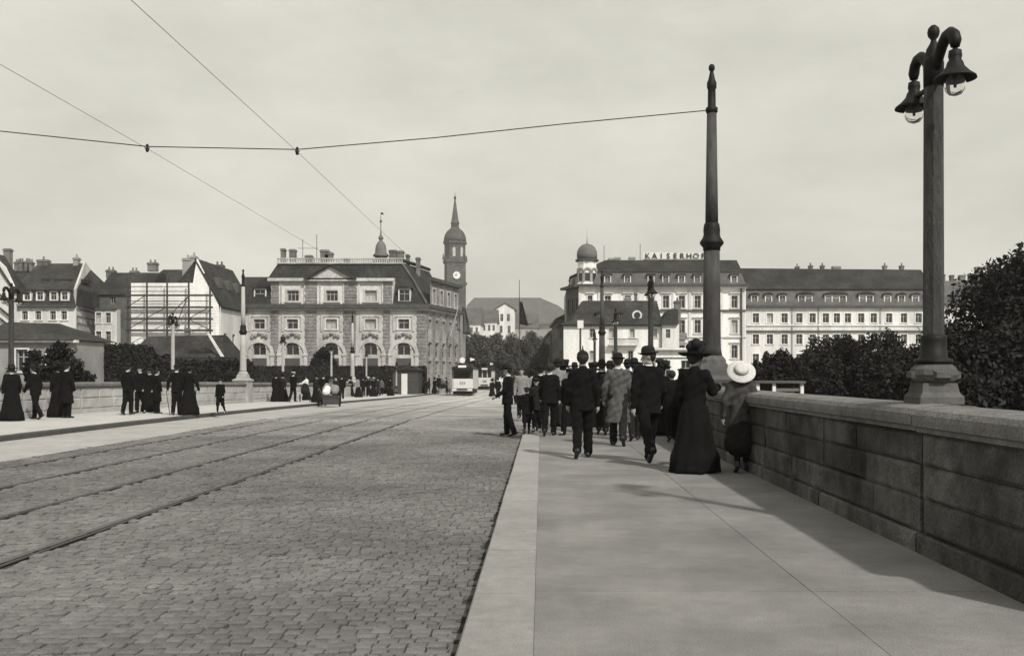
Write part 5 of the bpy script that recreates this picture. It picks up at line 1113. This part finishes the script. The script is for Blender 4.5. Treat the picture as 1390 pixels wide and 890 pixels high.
pp(1006, 640, 'girl in pale straw hat, grey blouse and short black skirt beside the parapet', h=1.52, face=-5, kit='girl', walk=.16, ph=1, hat='straw', mj=M_slub, mt=M_char, mh=M_straw, lod=2, seed=16, arms=[(-.1,.3,.35),(.05,.2,.2)])
for i, (px, py, hh, kt, ht, mj, lb_) in enumerate(((734, 584, 1.6, 'suit', 'bowler', M_black, 'black-suited walker between the small child and the stooped young man'), (764, 578, 1.66, 'dress', 'lady', M_black, 'woman in black glimpsed between the stooped young man and the soldier'), (828, 590, 1.66, 'suit', 'bowler', M_char, 'charcoal-suited walker half hidden by the tweed coat'), (852, 586, 1.72, 'suit', 'bowler', M_black, 'black bowler-hatted walker between tweed coat and tall man'), (898, 590, 1.6, 'dress', 'lady', M_black, 'dark-dressed woman ahead of the tall glancing man'), (926, 596, 1.52, 'suit', 'cap', M_black, 'capped boy just ahead of the lady in black'), (780, 574, 1.7, 'suit', 'bowler', M_tweed, 'man in grey jacket ahead of the soldier'), (869, 577, 1.68, 'coat', 'bowler', M_black, 'long-coated walker far ahead of the tall man'))):
    pp(px, py, lb_, h=hh, face=(0, 8, -6)[i % 3], kit=kt, walk=.2 if kt != 'dress' else 0, ph=(1, -1)[i % 2], hat=ht, mj=mj, mt=M_black, lod=1, seed=120+i, collar=i % 2 == 0)
for i, (px, py, hh, kt, mj, lb_) in enumerate(((676, 541, 1.68, 'suit', M_black, 'dark-coated man in the road beyond the kerb man'), (668, 538, 1.62, 'dress', M_black, 'woman in dark dress beside the second tram'), (700, 549, 1.66, 'suit', M_char, 'distant walker in charcoal on the pavement far ahead'), (722, 551, 1.6, 'dress', M_lgrey, 'distant woman in pale dress on the pavement far ahead'), (738, 556, 1.7, 'suit', M_black, 'distant black-suited man ahead of the stooped young man'), (713, 544, 1.7, 'suit', M_linen, 'distant figure in white jacket far along the pavement'), (690, 540, 1.65, 'coat', M_black, 'distant figure in long black coat far along the kerb'))):
    pp(px, py, lb_, h=hh, face=(0, 170, 20)[i % 3], kit=kt, walk=.15 if kt != 'dress' else 0, hat='bowler' if kt != 'dress' else 'lady', mj=mj, mt=M_black if mj is not M_lgrey else M_lgrey, lod=0, seed=30+i, off=.12 if px < 695 else 0)
# across the road
pp(16, 571, 'woman in dark jacket and full skirt standing under the dark lamp across the road', h=1.66, face=40, kit='dress', hat='boater', mh=M_felt, lod=1, seed=41)
pp(48, 569, 'man in dark suit leaning towards the parapet beside the women', h=1.68, face=75, kit='suit', walk=.2, hat='bowler', lod=1, seed=42, lean=.12)
pp(79, 566, 'woman in sweeping black dress and wide hat by the parapet corner', h=1.70, face=60, kit='dress', hat='lady', lod=1, seed=43, collar=False)
pp(91, 567, 'man in black coat close behind the woman in the sweeping dress', h=1.78, face=-20, kit='coat', hat='bowler', lod=1, seed=44)
pp(174, 563, 'man in black suit with pale collar at the end of the waiting group', h=1.76, face=-10, kit='suit', walk=.10, hat='bowler', lod=1, seed=45)
pp(190, 561, 'man with white shirt front facing the road in the waiting group', h=1.72, face=165, kit='suit', walk=.12, hat='bowler', lod=1, seed=46)
pp(203, 559, 'woman with white neckcloth in the middle of the waiting group', h=1.68, face=150, kit='dress', hat='boater', mh=M_felt, lod=1, seed=47)
pp(213, 561, 'stooped person in long black coat at the edge of the waiting group', h=1.64, face=-40, kit='coat', hat='cap', lod=1, seed=48)
pp(240, 563, 'man in black suit leaning on a cane beside the woman in long coat', h=1.74, face=0, kit='suit', walk=.06, hat='bowler', lod=1, seed=49, arms=[(-.1,.35,.15),(0,.1,.2)])
pp(257, 563, 'woman in long black coat and brimmed hat holding a cane', h=1.70, face=-15, kit='dress', hat='boater', mh=M_felt, lod=1, seed=50, collar=False, arms=[(0,.1,.3),(.1,.4,.2)])
pp(299, 562, 'boy in dark cap and buttoned jacket alone on the far pavement', h=1.27, face=170, kit='boy', walk=.2, hat='cap', lod=1, seed=51)
def cane(px, px2, py, label):
    x, d = at(px, py); x2 = wx(px2, d); o = empty('walking_cane', (x2, d-.15, gz(d)), label, 'cane'); MB().tube([(0,0,0),((x-x2),0,.82)], .014, 6).build('shaft', M_wood, o); MB().tube([((x-x2),0,.82),((x-x2),0,.88),((x-x2)+.03,0,.91),((x-x2)+.07,0,.89)], .015, 6).build('handle', M_wood, o)
cane(228, 233, 563, 'walking cane held by the man in black suit'); cane(268, 266, 562, 'walking cane held by the woman in long coat')
far = [(375, 545, 1.66, 'dress', 'lady', M_black, 'woman in dark dress with parcel near the pale wire post'), (384, 545, 1.66, 'dress', 'lady', M_char, 'woman in dark wide hat beside the parcel woman'), (398, 545.5, 1.76, 'suit', 'cap', M_black, 'uniformed man in white-topped cap beside the perambulator'), (416, 543, 1.62, 'dress', None, M_linen, 'woman in white blouse pushing the perambulator'), (439, 551, 1.7, 'suit', 'cap', M_black, 'man in dark cap pushing the handcart'), (456, 549, 1.6, 'suit', 'bowler', M_char, 'helper in charcoal jacket behind the handcart'),
       (476, 538, 1.64, 'dress', 'lady', M_black, 'woman with rounded dark back at the head of the far group'), (486, 539, 1.68, 'dress', 'lady', M_lgrey, 'woman in pale shawl in the far group'), (493, 538, 1.7, 'suit', 'bowler', M_black, 'black-suited man in the far group before the hedge'), (500, 538, 1.72, 'coat', 'boater', M_black, 'man with straw boater and black coat in the far group'), (507, 538, 1.68, 'dress', 'boater', M_black, 'woman with pale boater in the far group'), (513, 537.5, 1.66, 'coat', 'bowler', M_char, 'figure in charcoal coat ending the far group'), (518, 536, 1.6, 'suit', 'bowler', M_tweed, 'grey figure just beyond the far group'),
       (530, 537, 1.66, 'dress', 'lady', M_black, 'woman with white shirt front walking alone before the shed'), (554, 533, 1.7, 'suit', 'bowler', M_black, 'black-coated man by the shed door'), (563, 532, 1.66, 'coat', 'bowler', M_black, 'dark figure between the shed and the cab horse'), (546, 531, 1.6, 'dress', 'lady', M_char, 'small dark woman in front of the shed'),
       (482, 536, 1.7, 'suit', 'bowler', M_black, 'man in bowler close behind the round-backed woman'), (497, 536.5, 1.66, 'dress', 'lady', M_black, 'veiled dark woman pressed within the far group'), (504, 535.5, 1.72, 'suit', 'bowler', M_char, 'tall man looking over the far group'), (538, 534, 1.68, 'suit', 'bowler', M_black, 'man following the white-fronted woman'), (569, 532.5, 1.64, 'suit', 'cap', M_black, 'capped man at the cab horse head'), (590, 533, 1.66, 'dress', 'lady', M_black, 'dark woman waiting beside the open cab'), (606, 532.5, 1.7, 'suit', 'bowler', M_black, 'dark man standing close by the numbered tram'), (464, 542, 1.66, 'suit', 'bowler', M_black, 'dark man on the pavement beyond the handcart'), (430, 546, 1.6, 'dress', 'lady', M_char, 'woman in charcoal between perambulator and handcart')]
for i, (px, py, hh, kt, ht, mj, lb_) in enumerate(far):
    pp(px, py, lb_, h=hh, face=(10, 150, -30, 80)[i % 4], kit=kt, walk=.14 if kt != 'dress' else 0, hat=ht, mh=M_straw if ht == 'boater' else (M_linen if 'white-topped' in lb_ else M_felt), mj=mj, mt=M_black, lod=0, seed=60+i, off=.12 if px in (439, 456) else 0, arms=[(.9,.1,.4),(.9,.1,.4)] if 'pushing' in lb_ else None)
# perambulator, handcart, cab
def spoked(r, x, y, rad, m=None, n=10, name='wheel'):
    Mw = Matrix.Translation((x, y, rad)) @ Matrix.Rotation(R(90), 4, 'Y'); o = MB(Mw).tube([(rad*.94*math.cos(2*math.pi*k/20), rad*.94*math.sin(2*math.pi*k/20), 0) for k in range(21)], rad*.06, 5).build(name, m or M_iron, r)
    b = MB(Mw); [b.tube([(0,0,0),(rad*.92*math.cos(2*math.pi*k/n), rad*.92*math.sin(2*math.pi*k/n), 0)], rad*.03, 4) for k in range(n)]; b.lathe([(rad*.1,-.04),(rad*.1,.04)], n=8); b.build('spokes', m or M_iron, o)
x, d = at(414, 545); pm = empty('perambulator', (x, d, gz(d)), 'dark perambulator with raised hood on the far pavement', 'pram', rz=.2)
V_, Q_ = sdf_mesh([((0,-.3,.62),(0,.3,.66),.24,.26,(1,1,.8)), ((0,.28,.85),(0,.34,.95),.24,.2)], .035, .08); ob('hood_body', np_mesh(V_, Q_), M_char, pm)
for s in (-1, 1):
    for yy in (-.32, .3): spoked(pm, s*.3, yy, .24)
MB().tube([(-.22,-.3,.7),(-.22,-.75,.95),(.22,-.75,.95),(.22,-.3,.7)], .015, 5).build('handle', M_iron, pm)
x, d = at(447, 552, .12); hc_ = empty('handcart', (x, d, gz(d)-.12), 'two-wheeled handcart loaded with pale sacks in the roadway', 'cart', rz=.35)
MB().frust((-.4,.4,-.7,.7,.38),(-.48,.48,-.78,.78,.6)).build('box', M_wood, hc_)
for i, (a, c, e) in enumerate(((-.22,-.45,.78),(.22,-.42,.82),(-.15,.2,.9),(.2,.3,.84))): V_, Q_ = sdf_mesh([((a,c,e),(a+.08,c+.12,e+.18),.2,.17)], .04, .05, .012, None, i); ob('sack', np_mesh(V_, Q_), M_lgrey if i else M_linen, hc_)
for s in (-1, 1): spoked(hc_, s*.55, .1, .45)
for s in (-1, 1): MB().tube([(s*.3,.7,.55),(s*.3,1.5,.9)], .03, 5).build('shaft', M_wood, hc_)
MB().box(-.42,.42,-.72,-.66,.15,.5).build('prop_board', M_wood, hc_)
x, d = wx(580, 106), 106
hr = empty('horse', (x, d, gz(d)-.12), 'dark cab horse standing in front of the guardhouse corner', 'horse', rz=R(200))
hp = [((0,-.55,1.18),(0,.5,1.15),.30,.31,(.85,1,1)), ((0,.0,1.05),(0,.35,1.0),.27,.28,(.9,1,1)), ((0,.6,1.25),(0,.95,1.75),.21,.13,(.7,1,1)), ((0,.95,1.78),(0,1.32,1.5),.12,.075,(.8,1,1)), ((.05,.92,1.85),(.06,.9,2.0),.04,.012), ((-.05,.92,1.85),(-.06,.9,2.0),.04,.012), ((0,-.85,1.3),(0,-.98,.7),.06,.09)]
for s in (-1, 1):
    hp += [((s*.14,.48,1.0),(s*.14,.5,.55),.12,.065), ((s*.14,.5,.55),(s*.14,.47,.08),.055,.045), ((s*.14,.47,.08),(s*.14,.52,.03),.06,.06), ((s*.15,-.58,1.1),(s*.15,-.48,.78),.19,.11), ((s*.15,-.48,.78),(s*.15,-.72,.52),.09,.06), ((s*.15,-.72,.52),(s*.15,-.68,.08),.052,.042), ((s*.15,-.68,.08),(s*.15,-.62,.03),.058,.058)]
V_, Q_ = sdf_mesh(hp, .04, .06); V_[:,2] = np.maximum(V_[:,2], .0); ob('body', np_mesh(V_, Q_), M_horse, hr)
x = wx(600, 109); cb = empty('cab', (x, 109, gz(109)-.12), 'open horse cab with folded grey hood by the guardhouse corner', 'carriage', rz=R(200))
V_, Q_ = sdf_mesh([((0,-.5,.95),(0,.35,.95),.42,.4,(1.1,1,.7)), ((0,-.6,1.35),(0,-.75,1.55),.4,.3,(1.2,.7,1))], .05, .1); ob('body', np_mesh(V_, Q_), M_tweed, cb)
MB().box(-.5,.5,.75,1.15,1.15,1.3).build('driver_seat', M_wood, cb)
for s in (-1, 1): spoked(cb, s*.7, -.5, .52); spoked(cb, s*.65, .95, .38)
person('coachman in dark coat on the cab seat', wx(600, 109)-.3, 108.2, h=1.7, face=200, kit='coat', hat='bowler', lod=0, seed=90, seat=True, z=gz(109)-.12+.45)
# flags
def flag(label, x, d, z0, z1, tip, drape, m, fr=.97):
    r = empty('flagpole', (x, d, z0), label, 'flag'); MB().tube([(0,0,0),(tip[0], tip[1], z1-z0)], [.09,.05], 6).build('pole', M_postl if m is M_lgrey else M_wood, r)
    V = []; Fc = []; n = 7
    for k in range(n+1):
        t = k/n
        for j in range(6): q = j/5; V.append((tip[0]*(1-.25*t) + q*drape[0]*(.3+.7*t), tip[1] + .25*math.sin(j*2.1+t*2), (z1-z0)*fr - t*drape[1] - q*.3*t))
    for k in range(n):
        for j in range(5): a = k*6+j; Fc.append((a, a+1, a+7, a+6))
    b = MB(); b.add(V, Fc); o = b.build('cloth', m, r, True); sm = o.modifiers.new('thickness', 'SOLIDIFY'); sm.thickness = .03
flag('pole with long dark drooping flag rising above the lime trees', wx(705, 155), 155, -.9, wz(380, 155), (0, 0), (1.5, 3.6), M_char, .80)
flag('slanting flagpole with pale flag on the guardhouse side', wx(611, 121), 121, wz(456, 121), wz(414, 121), (1.1, .1), (.5, 3.0), M_lgrey)
flag('hanging dark and heavy flag beside the guardhouse', wx(624, 132), 132, wz(455, 132), wz(416, 132), (.4, 0), (1.4, 3.6), M_tweed)

# ------------------------------------------------------------------ the air
hz = MB().box(-700, 700, -70, 900, -2.5, 95).build('haze', None, kind='stuff')
hm = bpy.data.materials.new('thin_haze'); hm.use_nodes = True; hn = hm.node_tree; hn.nodes.remove(hn.nodes['Principled BSDF'])
pv_ = hn.nodes.new('ShaderNodeVolumePrincipled'); pv_.inputs['Color'].default_value = (.95, .94, .90, 1); pv_.inputs['Density'].default_value = .00036; pv_.inputs['Anisotropy'].default_value = .2
hn.links.new(pv_.outputs[0], hn.nodes['Material Output'].inputs['Volume']); hz.data.materials.append(hm)
